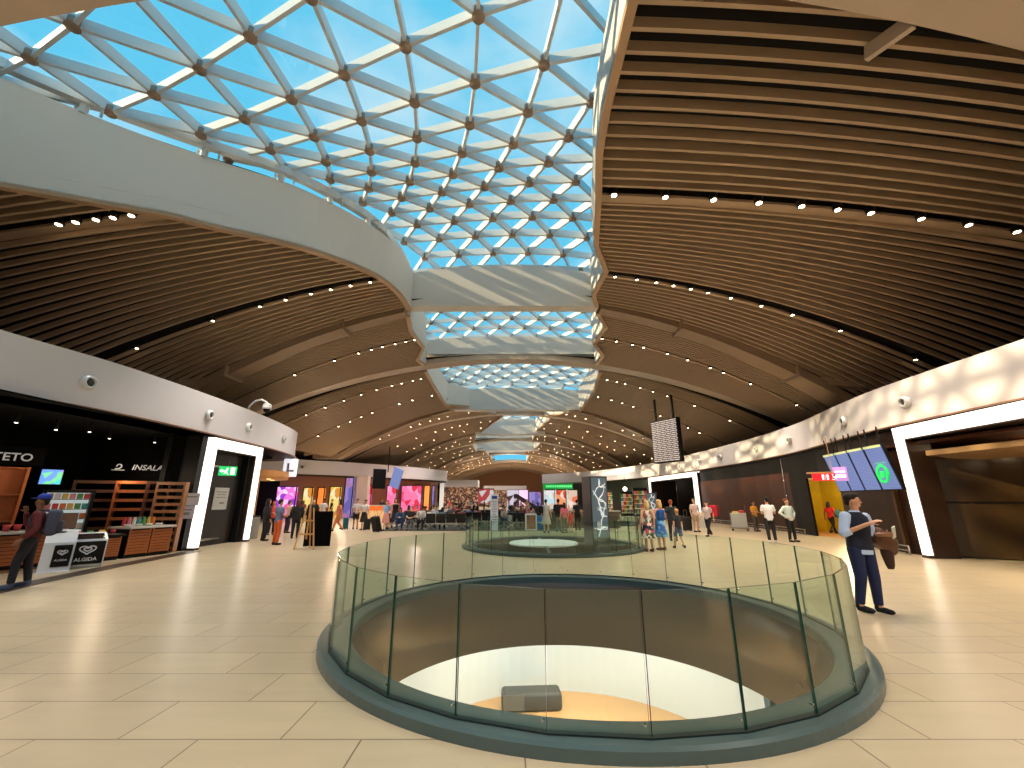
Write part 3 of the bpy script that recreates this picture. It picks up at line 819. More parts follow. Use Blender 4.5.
# ------------------------------------------------------------------ left portal and deli
tp, PPf, LL = portal('lit_portal', (-11.2, 15.45), (-11.35, 18.85), 3.95, .25, .6, 'white lit portal frame around a dark service door, beside the salad counter', -1)
t = empty('door_1', (-11.8, 15.9, 0), 0, 'dark service door inside the left lit portal', None, None, 'structure')
bm = NB(); box(bm, (-.05, .0, 0), (.03, 2.55, 3.5)); obj('leaf', bm, mat('door_dark', (38, 32, 30), .45), t)
bm = NB(); box(bm, (.03, .25, .2), (.1, 1.7, .27)); obj('kick_bar', bm, CHROME, t)
bm = NB(); box(bm, (.03, .1, 2.95), (.1, 2.1, 3.02)); obj('closer_rail', bm, CHROME, t)
struct('wall_left_door_jamb_a', box(NB(), (-12.0, 15.3, 0), (-11.4, 15.9, 4.0)), BLACK)
struct('wall_left_door_jamb_b', box(NB(), (-12.0, 18.35, 0), (-11.5, 19.3, 4.0)), BLACK)
t = empty('exit_sign', (-11.25, 16.75, 2.62), R(90)-R(180)+R(150), 'green emergency exit sign hanging in front of the dark service door', 'sign')
t.rotation_euler.z = R(35)
bm = NB(); box(bm, (-.3, -.03, 0), (.3, .03, .36)); obj('casing', bm, mat('exit_green', (20, 160, 80), .5, emit=(24, 190, 96), es=1.1), t)
bm = NB(); cbox(bm, (-.16, -.035, .18), (.2, .01, .05)); cone(bm, (-.02, -.04, .27), .03, (-.02, -.03, .27), .03); bar(bm, (-.02, -.035, .25), (-.06, -.035, .14), .01, .05)
bar(bm, (-.06, -.035, .14), (-.12, -.035, .06), .01, .03); bar(bm, (-.05, -.035, .14), (.02, -.035, .05), .01, .03); cbox(bm, (.16, -.035, .18), (.14, .01, .26)); bar(bm, (-.24, -.035, .18), (-.18, -.035, .24), .01, .03); bar(bm, (-.24, -.035, .18), (-.18, -.035, .12), .01, .03)
obj('running_figure', bm, PW, t)
bm = NB(); bar(bm, (0, 0, .36), (0, 0, .6), .02, .02); obj('rod', bm, CHROME, t)
def sheet(name, loc, rz, w, h, rgb, label, cat='notice', marks=None):
    t = empty(name, loc, rz, label, cat)
    bm = NB(); box(bm, (-w/2, -.008, -h/2), (w/2, .008, h/2)); obj('sheet', bm, mat('paper_%d_%d_%d' % rgb, rgb, .6), t)
    if marks:
        bm = NB()
        for (x, z, a, b) in marks: cbox(bm, (x*w, -.012, z*h), (a*w, .006, b*h))
        obj('print', bm, mat('print_grey', (120, 116, 112), .6), t)
    return t
sheet('poster', (-11.74, 17.35, 1.75), R(90), .85, .85, (190, 188, 184), 'pale square poster on the dark service door', 'poster', [(0, .3, .7, .04), (0, .18, .6, .03), (0, .05, .66, .03), (.1, -.2, .3, .08)])
sheet('notice', (-11.74, 16.2, 1.5), R(90), .28, .42, (200, 190, 170), 'small notice left of the poster on the dark door', 'notice', [(0, .2, .7, .1), (0, -.1, .7, .3)])
o = obj('alarm_button', cone(NB(), (0, 0, 0), .07, (.06, 0, 0), .06), mat('alarm_red', (210, 30, 30), .4)); o.location = (-11.76, 16.15, 1.15); tag(o, 'red round alarm button on the dark door under the small notice', 'button')
sheet('notice', (-11.33, 15.25, 1.72), R(30), .42, .42, (196, 190, 196), 'upper grey notice taped to the black post left of the lit portal', 'notice', [(0, .2, .7, .1)])
sheet('notice', (-11.4, 15.15, 1.28), R(30), .5, .42, (186, 176, 190), 'lower grey notice taped to the black post left of the lit portal', 'notice', [(0, .2, .7, .1), (0, -.1, .5, .2)])

struct('wall_left_deli_back', box(NB(), (-16.1, -2, 0), (-16, 15.9, 4.1)), BLACKM)
struct('wall_left_deli_side', box(NB(), (-16, 15.85, 0), (-11.5, 15.95, 4.1)), BLACKM)
struct('ceiling_deli', box(NB(), (-16.1, -2, 4.0), (-11.2, 15.9, 4.04)), BLACKM)
struct('floor_deli', box(NB(), (-16.1, -2, 0), (-12.2, 15.9, .01)), mat('deli_floor', (120, 84, 50), .4))
# dark floor strip in front of the deli
bm = NB(); S = [(-9.1, 4.0), (-9.85, 7.5), (-10.45, 9.6), (-10.85, 12), (-11.05, 14), (-11.2, 15.3)]
rr = [[Vector((x, y, .0)), Vector((x+.52, y, .0)), Vector((x+.52, y, .006)), Vector((x, y, .006))] for x, y in S]
loft(bm, rr); struct('floor_strip', bm, mat('dark_strip', (52, 38, 30), .4))
# menu bulkhead with words
t = empty('shop_sign', (-14.0, 11.65, 2.85), R(52), 'pale letters of a shop sign ending in TTETO over the left deli counter', 'sign')
text_obj('letters', 'TTETO', .30, mat('sign_letters', (150, 148, 146), .5, emit=(200, 196, 190), es=.35), facing((0, 0, 0), 0), t)
bm = NB(); box(bm, (-1.6, .04, -.2), (.7, .1, .3)); obj('backboard', bm, BLACKM, t)
t = empty('shop_sign', (-13.3, 15.45, 2.82), R(36), 'pale slanted letters INSALAT with a leaf mark over the salad counter', 'sign')
text_obj('letters', 'INSALAT', .26, _M['sign_letters'], facing((.05, 0, 0), 0), t, shear=.2)
bm = NB()
for k in range(10):
    a = k*R(30); cone(bm, (-.78-.09*math.cos(a)-.008*k, 0, .02+.08*math.sin(a)), .018, (-.78-.09*math.cos(a+.5)-.008*k, 0, .02+.08*math.sin(a+.5)), .022, 6)
bar(bm, (-.98, 0, -.1), (-.64, 0, -.1), .012, .02); obj('leaf_mark', bm, _M['sign_letters'], t)
# deli: shelf unit with upright trays behind left
def shelf_unit(name, loc, rz, w, h, d, rows, m, label, back=True):
    t = empty(name, loc, rz, label, 'shelf')
    bm = NB()
    for x in (-w/2, w/2): box(bm, (x-.03, -d/2, 0), (x+.03, d/2, h))
    if back: box(bm, (-w/2, d/2-.02, 0), (w/2, d/2, h), 0)
    obj('case', bm, m, t)
    for k in range(rows):
        z = .12+(h-.15)*k/(rows-1); bm = NB(); box(bm, (-w/2+.03, -d/2, z-.015), (w/2-.03, d/2-.02, z+.015)); obj('shelf', bm, m, t)
    return t
# refrigerated display
t = empty('display_fridge', (-14.0, 13.6, 0), R(50), 'tall open display fridge with lit shelves behind the counter', 'fridge')
bm = NB(); box(bm, (-.58, -.05, 0), (-.5, .5, 2.0)); box(bm, (.5, -.05, 0), (.58, .5, 2.0)); box(bm, (-.5, .4, 0), (.5, .5, 2.0)); box(bm, (-.5, -.1, 1.92), (.5, .5, 2.0)); box(bm, (-.5, -.05, 0), (.5, .5, .4)); obj('case', bm, BLACK, t)
bm = NB(); box(bm, (-.5, .38, .4), (.5, .4, 1.92)); obj('lit_back', bm, mat('fridge_back', (220, 225, 225), .5, emit=(225, 240, 240), es=.45), t)
for k in range(5):
    bm = NB(); box(bm, (-.5, -.0, .5+.3*k), (.5, .38, .52+.3*k)); obj('shelf', bm, CHROME, t)
FOOD = [mat('food_red', (200, 60, 60), .5), mat('food_green', (90, 150, 80), .5), mat('food_pink', (226, 140, 150), .5), mat('food_yellow', (228, 190, 90), .5), mat('food_white', (230, 225, 215), .5), mat('food_orange', (220, 120, 50), .5), mat('food_teal', (60, 160, 160), .5)]
Mf = Matrix.Translation((-14.0, 13.6, 0)) @ Matrix.Rotation(R(50), 4, 'Z')
pk = []
for k in range(5):
    for q in range(6):
        bm = NB(); rbox(bm, (0, 0, .09), (.13, .2, .17), .015)
        p = Mf @ Vector((-.41+.165*q, .14, .52+.3*k)); o = obj('food_pack', bm, FOOD[(k*3+q*(2+k)) % 7]); o.location = p; o.rotation_euler.z = R(50)
        tag(o, ('bottom', 'second', 'middle', 'fourth', 'top')[k]+' shelf food pack in the display fridge', 'food pack', 'food packs in the display fridge')
# wooden crate wall and ladder rack
def ladder_rack(name, loc, rz, w, h, n, m, label, cat='rack'):
    t = empty(name, loc, rz, label, cat)
    for x in (-w/2, w/2):
        bm = NB(); box(bm, (x-.035, 0, 0), (x+.035, .22, h)); obj('side_post', bm, m, t)
    for k in range(n):
        z = .15+(h-.2)*k/(n-1); bm = NB(); cbox(bm, (0, .11, z), (w-.07, .22, .03), rx=R(-14)); cbox(bm, (0, 0, z-.0), (w-.07, .03, .1)); obj('tray', bm, m, t)
    return t
ladder_rack('wooden_rack', (-11.85, 14.85, 0), R(10), .85, 2.3, 10, mat('rack_wood', (160, 106, 66), .5, noise=.2, nscale=5), 'tall wooden ladder rack with slanting trays beside the lit portal')
ladder_rack('wooden_rack', (-14.4, 14.8, 0), R(40), 1.1, 2.35, 8, WOODD, 'dark wooden tray rack under the leaf sign, leftmost of its row')
ladder_rack('wooden_rack', (-13.5, 15.2, 0), R(22), .9, 2.35, 8, WOOD, 'orange wooden tray rack under the word sign, between two others')
ladder_rack('wooden_rack', (-12.75, 15.4, 0), R(12), .7, 2.35, 8, WOODD, 'dark wooden tray rack next to the black post')
bm = NB(); box(bm, (-.09, -.09, 0), (.09, .09, 4.0)); o = obj('black_post', bm, BLACK); o.location = (-12.25, 14.95, 0); tag(o, 'black square post left of the tall ladder rack', 'post')
# counters
def counter(loc, rz, w, h, d, label, slats=True, top=STONEW):
    t = empty('deli_counter', loc, rz, label, 'counter')
    bm = NB(); box(bm, (-w/2, .02, .06), (w/2, d, h-.06)); obj('body', bm, BLACK, t)
    n = max(1, round(w/.75))
    for k in range(n):
        x0 = -w/2+w*k/n+.02; x1 = -w/2+w*(k+1)/n-.02
        bm = NB(); box(bm, (x0, -.0, .1), (x0+.04, .03, h-.07)); box(bm, (x1-.04, 0, .1), (x1, .03, h-.07))
        for q in range(8): z = .11+q*(h-.2)/8; box(bm, (x0+.04, .0, z), (x1-.04, .02, z+(h-.2)/8-.015))
        obj('slatted_panel', bm, WOOD, t)
    bm = NB(); rbox(bm, (0, d/2-.03, h-.03), (w+.06, d+.12, .06), .012); obj('worktop', bm, top, t)
    bm = NB(); box(bm, (-w/2, .04, 0), (w/2, d, .07)); obj('plinth', bm, BLACK, t)
    return t
counter((-12.95, 10.6, 0), R(61), 3.3, .92, .8, 'slatted orange wood counter behind the person with the backpack')
counter((-11.8, 12.75, 0), R(72), .95, .72, .8, 'low slatted wood counter between the freezer and the salad counter', top=BLACK)
counter((-11.45, 13.98, 0), R(74), 1.3, .9, .9, 'slatted wood salad counter with a pale worktop beside the wooden racks')
# ice cream freezer with printed heart mark
WHF = mat('freezer_white', (224, 226, 234), .35)
t = empty('ice_cream_freezer', (-11.1, 11.62, 0), R(50), 'low white ice cream chest freezer with black front, heart mark and sliding glass lid', 'freezer')
bm = NB(); rbox(bm, (0, .37, .36), (.72, .74, .64), .03); box(bm, (-.34, .05, 0), (.34, .7, .06)); obj('body', bm, WHF, t)
bm = NB(); loft(bm, [[Vector((x, y, z)) for y, z in ((.0, .68), (.74, .68), (.74, .84), (.4, .8))] for x in (-.36, .36)]); obj('rim', bm, WHF, t)
bm = NB(); cbox(bm, (0, .24, .765), (.6, .38, .012), rx=R(16)); obj('glass_lid', bm, mat('lid_dark', (52, 40, 36), .1), t)
bm = NB(); rbox(bm, (0, -.012, .37), (.66, .03, .56), .012); obj('front_panel', bm, BLACK, t)
LOGOW = mat('logo_white', (222, 222, 226), .5)
def heart(bm, cx, cz, s, y, w):
    pts = []
    for k in range(25):
        a = k*2*PI/24; x = 16*math.sin(a)**3/16; z = (13*math.cos(a)-5*math.cos(2*a)-2*math.cos(3*a)-math.cos(4*a))/16
        pts.append(Vector((cx+x*s*1.25, y, cz+z*s*.9)))
    for a, b in zip(pts, pts[1:]):
        bar(bm, a, b+(b-a)*.2, .012, w)
bm = NB(); heart(bm, 0, .45, .125, -.03, .03); heart(bm, 0, .455, .06, -.03, .028); obj('heart_mark', bm, LOGOW, t)
text_obj('letters', 'ALGIDA', .12, LOGOW, facing((0, -.03, .21), 0), t)
t = empty('ice_cream_freezer', (-11.2, 10.95, 0), R(46), 'taller white ice cream cabinet with a narrow black front and rounded lid', 'freezer')
bm = NB()
loft(bm, [[Vector((x, y, z)) for y, z in ((.0, .02), (.7, .02), (.7, .9), (.55, .96), (.25, .92), (.04, .68))] for x in (-.26, .3)]); obj('body', bm, WHF, t)
bm = NB(); rbox(bm, (.1, -.0, .37), (.32, .05, .5), .01); obj('front_panel', bm, BLACK, t)
bm = NB(); heart(bm, .1, .45, .07, -.035, .018); heart(bm, .1, .45, .035, -.035, .016); obj('heart_mark', bm, LOGOW, t)
text_obj('letters', 'ALGIDA', .062, LOGOW, facing((.1, -.03, .27), 0), t)
bm = NB(); ell(bm, (.0, .25, .92), (.09, .05, .02), 12, 6); obj('vent', bm, BLACK, t)
bm = NB(); box(bm, (-.45, -.1, 0), (.3, .1, .02)); obj('floor_tray', bm, WHF, t)
# things on the counters
def cup(loc, m, h, r, label, grp=None, name='cup', cat='cup'):
    bm = NB(); lathe(bm, (0, 0, 0), [(.001, 0), (r*.75, 0), (r, h), (r*.93, h), (r*.7, .02), (.001, .02)], 14)
    o = obj(name, bm, m, smooth=True); o.location = loc; return tag(o, label, cat, grp)
M1 = Matrix.Translation((-12.95, 10.6, .925)) @ Matrix.Rotation(R(61), 4, 'Z')
M2 = Matrix.Translation((-11.45, 13.98, .905)) @ Matrix.Rotation(R(74), 4, 'Z')
M3 = Matrix.Translation((-11.8, 12.75, .725)) @ Matrix.Rotation(R(72), 4, 'Z')
for k in range(6): cup(M1 @ Vector((.55+.2*k, .3+.05*(k % 2), 0)), FOOD[0], .16, .075, 'red cup standing on the orange wood counter beside the display fridge', 'red cups on the wood counter')
for k in range(5):
    bm = NB(); ell(bm, (0, 0, .06), (.16, .12, .07), 14, 8); o = obj('bread_loaf', bm, mat('bread', (206, 150, 90), .7, noise=.2, nscale=12), smooth=True)
    o.location = M1 @ Vector((-1.5+.38*k, .35, 0)); o.rotation_euler.z = k; tag(o, 'round golden bread on the wood counter left of the red cups', 'bread', 'breads on the wood counter')
for k in range(7):
    bm = NB(); cone(bm, (0, 0, 0), .05, (0, 0, .2), .05, 12); cone(bm, (0, 0, .2), .035, (0, 0, .26), .035, 12)
    o = obj('bottle', bm, FOOD[(k*2) % 7]); o.location = M2 @ Vector((-.5+.14*k, .55, 0)); tag(o, 'small coloured bottle in the row at the back of the salad counter', 'bottle', 'bottles on the salad counter')
for k in range(4): cup(M2 @ Vector((-.6+.3*k, .2, 0)), FOOD[4], .07, .1, 'white bowl on the salad counter worktop', 'bowls on the salad counter', 'bowl', 'bowl')
for k in range(4): cup(M3 @ Vector((-.45+.28*k, .35, 0)), (FOOD[5], FOOD[1], FOOD[3], FOOD[0])[k], .12, .07, ('orange', 'green', 'yellow', 'red')[k]+' tub on the low counter between freezer and salad counter', None, 'food_tub', 'tub')
t = empty('menu_stand', M1 @ Vector((1.5, .2, 0)), R(50), 'brown tilted menu board standing on the counter end', 'menu board')
bm = NB(); cbox(bm, (0, 0, .22), (.62, .03, .42), rx=R(-14)); obj('board', bm, mat('board_tan', (110, 78, 60), .6), t)
bm = NB(); cbox(bm, (0, .1, .15), (.03, .03, .32), rx=R(30)); obj('prop', bm, BLACK, t)
t = shelf_unit('wall_shelf', (-14.6, 11.3, 1.0), R(56), 2.2, 1.6, .35, 3, WOOD, 'lit wooden wall shelf above the left end of the deli')
t = empty('menu_screen', (-13.72, 12.65, 2.15), R(55), 'small bright blue-green screen right of the letters TTETO', 'screen')
bm = NB(); box(bm, (-.22, 0, 0), (.22, .04, .42)); obj('display', bm, blotch_mat('menu_colour', [(60, 220, 220), (100, 160, 255), (120, 230, 160), (230, 120, 220)], 5, 1.1), t)
t = empty('coffee_machine', M1 @ Vector((-1.1, .65, 0)), R(60), 'white round-cornered machine on the counter at the left edge', 'machine')
bm = NB(); rbox(bm, (0, 0, .35), (.7, .4, .7), .14, seg=4); obj('body', bm, WHITEP, t, True)
bm = NB(); rbox(bm, (0, -.2, .42), (.42, .06, .3), .05); obj('recess', bm, mat('recess_orange', (190, 110, 60), .5), t)  # plain orange colour, no emission
# deli ceiling lamps
for k, (x, y) in enumerate(((-13.2, 10.2), (-13.3, 11.0), (-13.5, 12.2), (-12.9, 12.6), (-13.6, 14.0), (-12.9, 15.0))):
    t = empty('downlight', (x, y, 3.7), 0, 'small round downlight glowing in the black deli ceiling', 'downlight', 'deli downlights')
    bm = NB(); cone(bm, (0, 0, 0), .042, (0, 0, .3), .042); obj('housing', bm, BLACK, t)
    bm = NB(); ell(bm, (0, 0, -.005), (.038, .038, .014), 12, 6); obj('lens', bm, mat('deli_lens', (255, 240, 220), .5, emit=(255, 236, 214), es=5), t)

# cafe under the rounded end of the left volume
t = empty('cafe_canopy', (-14.6, 22.2, 2.75), 0, 'round tan wooden canopy under the rounded end of the left fascia', 'canopy')
bm = NB(); lathe(bm, (0, 0, 0), [(.01, 0), (2.55, 0), (2.6, .12), (2.6, .4), (.01, .4)], 48); obj('disc', bm, mat('canopy_wood', (214, 150, 90), .45), t)
for (x, y) in ((-1.2, 1.6), (1.7, -.6), (-.2, -1.9)):
    bm = NB(); cone(bm, (x, y, -2.75), .11, (x, y, 0), .11); obj('column', bm, WOODL, t)
bm = NB()
for k in range(8):
    a = k*PI/4; cone(bm, (1.9*math.cos(a), 1.9*math.sin(a), -.02), .1, (1.9*math.cos(a), 1.9*math.sin(a), .0), .1)
obj('lamps', bm, mat('warm_lamp', (255, 220, 160), .5, emit=(255, 206, 140), es=4), t)
t = empty('bar_counter', (-14.2, 20.8, 0), R(68), 'dark bar counter under the round tan canopy', 'counter')
bm = NB(); box(bm, (-1.6, 0, 0), (1.6, .7, 1.0)); obj('body', bm, BLACK, t)
bm = NB(); rbox(bm, (0, .33, 1.03), (3.3, .85, .06), .015); obj('worktop', bm, BLACK, t)
t = empty('litter_bin', (-11.9, 20.0, 0), R(80), 'grey square litter bin beside the left lit portal', 'bin')
bm = NB(); rbox(bm, (0, 0, .48), (.5, .4, .95), .02); obj('body', bm, mat('bin_grey', (128, 124, 118), .4), t)
bm = NB(); rbox(bm, (0, 0, .98), (.52, .42, .06), .015); obj('lid', bm, BLACK, t)
t = empty('blade_sign', (-12.55, 23.9, 3.0), R(10), 'white glowing square sign with rounded corners under the rounded fascia end', 'sign')
bm = NB(); rbox(bm, (0, 0, .45), (.75, .14, 1.0), .06); obj('lightbox', bm, mat('blade_lit', (235, 235, 240), .5, emit=(240, 240, 250), es=.9), t)
bm = NB(); cbox(bm, (-.1, -.08, .45), (.12, .02, .5)); cbox(bm, (.08, -.08, .28), (.3, .02, .12)); obj('letter_mark', bm, mat('lettergrey', (150, 150, 160), .5), t)
bm = NB(); bar(bm, (0, 0, .9), (0, 0, 1.1), .05, .05); obj('bracket', bm, BLACK, t)
# security camera on hooked arm above the left fascia
t = empty('security_camera', (-11.2, 18.0, 5.45), 0, 'white dome camera on a hooked arm on top of the left fascia', 'camera')
bm = NB(); tube(bm, [(-.55, .1, -.1), (-.5, .1, .3), (-.25, .05, .5), (.05, 0, .55), (.3, 0, .42), (.34, 0, .25)], .045); obj('arm', bm, WHITEP, t, True)
bm = NB(); cone(bm, (.34, 0, .25), .17, (.34, 0, .12), .2); ell(bm, (.34, 0, .28), (.18, .18, .12)); obj('hood', bm, WHITEP, t, True)
bm = NB(); ell(bm, (.34, 0, .1), (.14, .14, .14)); obj('dome', bm, BLACK, t, True)

# ------------------------------------------------------------------ shopfronts in the distance
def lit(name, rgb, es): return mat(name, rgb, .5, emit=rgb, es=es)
bm = NB(); wall_poly(bm, [(p.x-1.6, p.y+2.4) for p in PM if p.y < 60], 0, 4.05, .1, -1); struct('wall_middle_shops', bm, mat('shop_dark', (150, 100, 72), .6))
PINK = blotch_mat('pink_screen', [(240, 120, 220), (255, 190, 240), (160, 60, 200), (250, 80, 160), (255, 220, 250)], 2.2, 1.1)
PINK2 = blotch_mat('pink_display', [(240, 60, 120), (255, 120, 170), (230, 30, 70), (255, 150, 200)], 1.3, 1.0)
YELL = blotch_mat('yellow_shop', [(250, 190, 70), (255, 226, 130), (230, 150, 50), (255, 240, 190)], 1.6, .95)
ORNG = lit('orange_shop', (240, 140, 60), .9)
PURP = blotch_mat('poster_purple', [(120, 110, 200), (170, 150, 230), (200, 130, 190)], 1.0, .7)
def storefront(px0, px1, py0, py1, Y, m, label, frame=True, depth=.25, cat='shop window'):
    a = atY(px0, py1, Y); b = atY(px1, py0, Y)
    z0 = max(0.02, a.z); t = empty('shop_window', ((a.x+b.x)/2, Y, z0), 0, label, cat)
    w = abs(b.x-a.x); h = b.z-z0
    bm = NB(); box(bm, (-w/2, 0, 0), (w/2, depth, h)); obj('display', bm, m, t)
    if frame:
        bm = NB()
        for x in (-w/2-.04, w/2-.04): box(bm, (x, -.06, 0), (x+.08, .02, h+.06))
        box(bm, (-w/2, -.06, h), (w/2, .02, h+.1)); obj('frame', bm, BLACK, t)
    return t
storefront(262, 297, 487, 516, 42, PINK, 'wide pink and violet video wall behind the easel')
storefront(300, 313, 488, 518, 43, YELL, 'narrow yellow lit shop window right of the pink video wall')
storefront(315, 325, 488, 517, 43.5, ORNG, 'orange lit shop window between two yellow ones')
storefront(327, 341, 487, 518, 44, YELL, 'tall yellow lit shop window left of the purple poster')
storefront(342, 354, 478, 518, 41.5, PURP, 'purple poster panel standing left of the white column', cat='poster')
storefront(362, 372, 486, 518, 46, PINK2, 'pink lit shop window just right of the white column')
storefront(385, 397, 486, 516, 47, PINK2, 'pink lit shop window behind the person in the black dress')
storefront(400, 422, 486, 512, 50, PINK2, 'large magenta and red shop display left of the orange panel')
storefront(423, 430, 486, 514, 51, ORNG, 'orange upright panel near the end of the middle block')
storefront(431, 435, 486, 515, 51, PURP, 'narrow violet panel at the end of the middle block')
t = empty('white_column', (atY(358, 520, 43.0).x, 43.0, 0), 0, 'broad white column between the purple poster and the pink windows', 'column')
bm = NB(); box(bm, (-.75, -.4, 0), (.75, .4, 4.05)); obj('shaft', bm, mat('column_white', (214, 196, 186), .5), t)
bm = NB(); box(bm, (-.8, -.45, 0), (.8, .45, .15)); obj('base', bm, BLACK, t)
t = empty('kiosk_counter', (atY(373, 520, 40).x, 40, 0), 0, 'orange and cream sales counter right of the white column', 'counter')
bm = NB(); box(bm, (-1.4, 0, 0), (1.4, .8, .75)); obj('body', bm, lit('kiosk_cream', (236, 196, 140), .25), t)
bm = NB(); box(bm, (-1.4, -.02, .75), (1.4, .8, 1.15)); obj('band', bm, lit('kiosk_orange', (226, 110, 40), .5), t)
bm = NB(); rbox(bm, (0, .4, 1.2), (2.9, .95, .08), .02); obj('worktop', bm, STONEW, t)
# hanging twin screens of the middle block
t = empty('hanging_screen', atY(386, 488, 33), R(0), 'pair of tilted screens hanging in front of the middle shop block', 'screen')
bm = NB(); cbox(bm, (-.65, .2, .7), (1.0, .12, 1.5), rz=R(35)); obj('casing', bm, BLACK, t)
bm = NB(); cbox(bm, (.75, .0, .75), (1.05, .1, 1.5), rz=R(-35), ry=R(18)); obj('display', bm, lit('hang_blue', (110, 130, 190), .5), t)
bm = NB(); bar(bm, (0, .2, 1.2), (0, .2, 3.2), .06, .06); obj('hanger', bm, BLACK, t)
# farther white volumes (left)
def far_volume(x0, x1, y, z0, z1, name, fr):
    bm = NB(); box(bm, (x0, y, z0), (x1, y+4, z1)); struct(name, bm, WHITE)
    bm = NB(); box(bm, (x0, y+1.2, 0), (x1, y+1.3, z0)); struct(name+'_front', bm, fr)
MIX1 = blotch_mat('far_shop_a', [(70, 40, 30), (190, 120, 80), (30, 22, 20), (230, 190, 150), (120, 60, 40)], 3.5, .6)
far_volume(-13.5, -6.4, 80, 4.05, 5.3, 'wall_far_volume_a', MIX1)
far_volume(-6.9, 3.5, 104, 4.0, 5.0, 'wall_far_volume_b', MIX1)
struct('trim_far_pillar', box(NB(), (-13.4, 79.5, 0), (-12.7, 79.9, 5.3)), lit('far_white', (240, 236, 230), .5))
# far shop windows
storefront(478, 494, 489, 503, 88, blotch_mat('far_b', [(40, 20, 20), (200, 60, 70), (230, 230, 230), (90, 30, 30)], .7, .7), 'far shop window with red goods left of the white totem')
storefront(507, 519, 490, 508, 90, blotch_mat('far_c', [(90, 40, 50), (230, 220, 240), (60, 20, 30), (240, 120, 140)], .7, .8), 'far shop window with dark red surround')
storefront(519, 528, 490, 506, 86, lit('far_pinkwhite', (236, 190, 226), .9), 'far bright pinkish screen between two dark shopfronts')
storefront(529, 541, 492, 508, 84, PURP, 'far bluish shopfront right of the bright screen')
# green sign shop under the end of right fascia
t = empty('lit_shop', (atY(563, 520, 60).x, 58.5, 0), 0, 'brightly lit shop with a green sign band at the end of the right fascia', 'shop')
w = (atY(585, 500, 58.5).x-atY(544, 500, 58.5).x)
zt = atY(560, 483.5, 58.5).z
bm = NB(); box(bm, (-w/2, -.2, zt-.75), (w/2-1.5, .1, zt)); obj('sign_band', bm, lit('green_sign', (20, 130, 60), .8), t)
bm = NB()
for k in range(12): cbox(bm, (-w/2+.5+.3*k, -.22, zt-.38), (.2, .04, .28))
obj('sign_letters', bm, lit('green_letters', (90, 220, 130), 1.2), t)
for k in range(3):
    bm = NB(); box(bm, (-w/2+.2+k*1.55, 0, .3), (-w/2+1.55+k*1.55, .2, zt-.9)); obj('window', bm, blotch_mat('win_%d' % k, [[(200, 230, 240), (240, 240, 240), (230, 200, 180)], [(240, 90, 50), (250, 160, 110), (200, 50, 30), (250, 220, 200)], [(230, 200, 180), (240, 120, 80), (250, 230, 220)]][k], 1.6, .9), t)
    bm = NB(); box(bm, (-w/2+.1+k*1.55, -.1, 0), (-w/2+.22+k*1.55, .1, zt-.8)); obj('mullion', bm, lit('mull', (200, 226, 226), .5), t)
bm = NB(); box(bm, (-w/2, 0.1, 0), (w/2, .3, zt)); obj('wall', bm, BLACK, t)
# right shops past the far portal
MIXG = blotch_mat('goods_mix', [(230, 200, 60), (40, 34, 30), (220, 60, 50), (200, 220, 210), (50, 40, 36), (60, 130, 90)], 2.6, .45)
wallseg(PR, 46.1, 63, 0, 4.0, .1, 1, mat('shop_green_dark', (40, 48, 40), .5), 'wall_right_shops', 1.6)
for k, (px0, px1, py0, py1, Y, lab) in enumerate(((622, 634, 492, 515, 47.5, 'shop shelf of mixed goods left of the yellow topped one'), (635, 647, 488, 512, 45.6, 'shop shelf of coloured goods next to the far lit portal'), (604, 612, 490, 510, 52, 'narrow pale shop shelf right of the black picture pillar'))):
    a = atY(px0, py1, Y); b = atY(px1, py0, Y); w = b.x-a.x
    t = empty('shop_shelf', ((a.x+b.x)/2, Y, 0), 0, lab, 'shelf')
    bm = NB(); box(bm, (-w/2, .3, 0), (w/2, .4, b.z)); box(bm, (-w/2-.04, 0, 0), (-w/2, .4, b.z)); box(bm, (w/2, 0, 0), (w/2+.04, .4, b.z)); obj('case', bm, BLACK, t)
    for r_ in range(5):
        z = .3+r_*(b.z-.5)/5; bm = NB(); box(bm, (-w/2, 0, z), (w/2, .3, z+.04)); obj('shelf', bm, lit('shelf_lit', (236, 220, 180), .5), t)
        for q in range(5):
            bm = NB(); rbox(bm, (0, 0, .18), (w/6.2, .2, .34), .02)
            o = obj('shop_item', bm, FOOD[(r_*2+q*3+k) % 7]); o.location = ((a.x+b.x)/2-w/2+w*(q+.5)/5, Y+.15, z+.04)
            tag(o, 'box on the '+lab, 'box', 'boxes on the '+lab)
t = empty('interior_lamp', atY(625, 489, 46), 0, 'bright round lamp among the shops left of the far lit portal', 'lamp')
bm = NB(); ell(bm, (0, 0, 0), (.22, .22, .22)); obj('globe', bm, lit('globe', (255, 240, 214), 6), t, True)
bm = NB(); bar(bm, (0, 0, .1), (0, 0, 1.2), .04, .04); obj('rod', bm, BLACK, t)
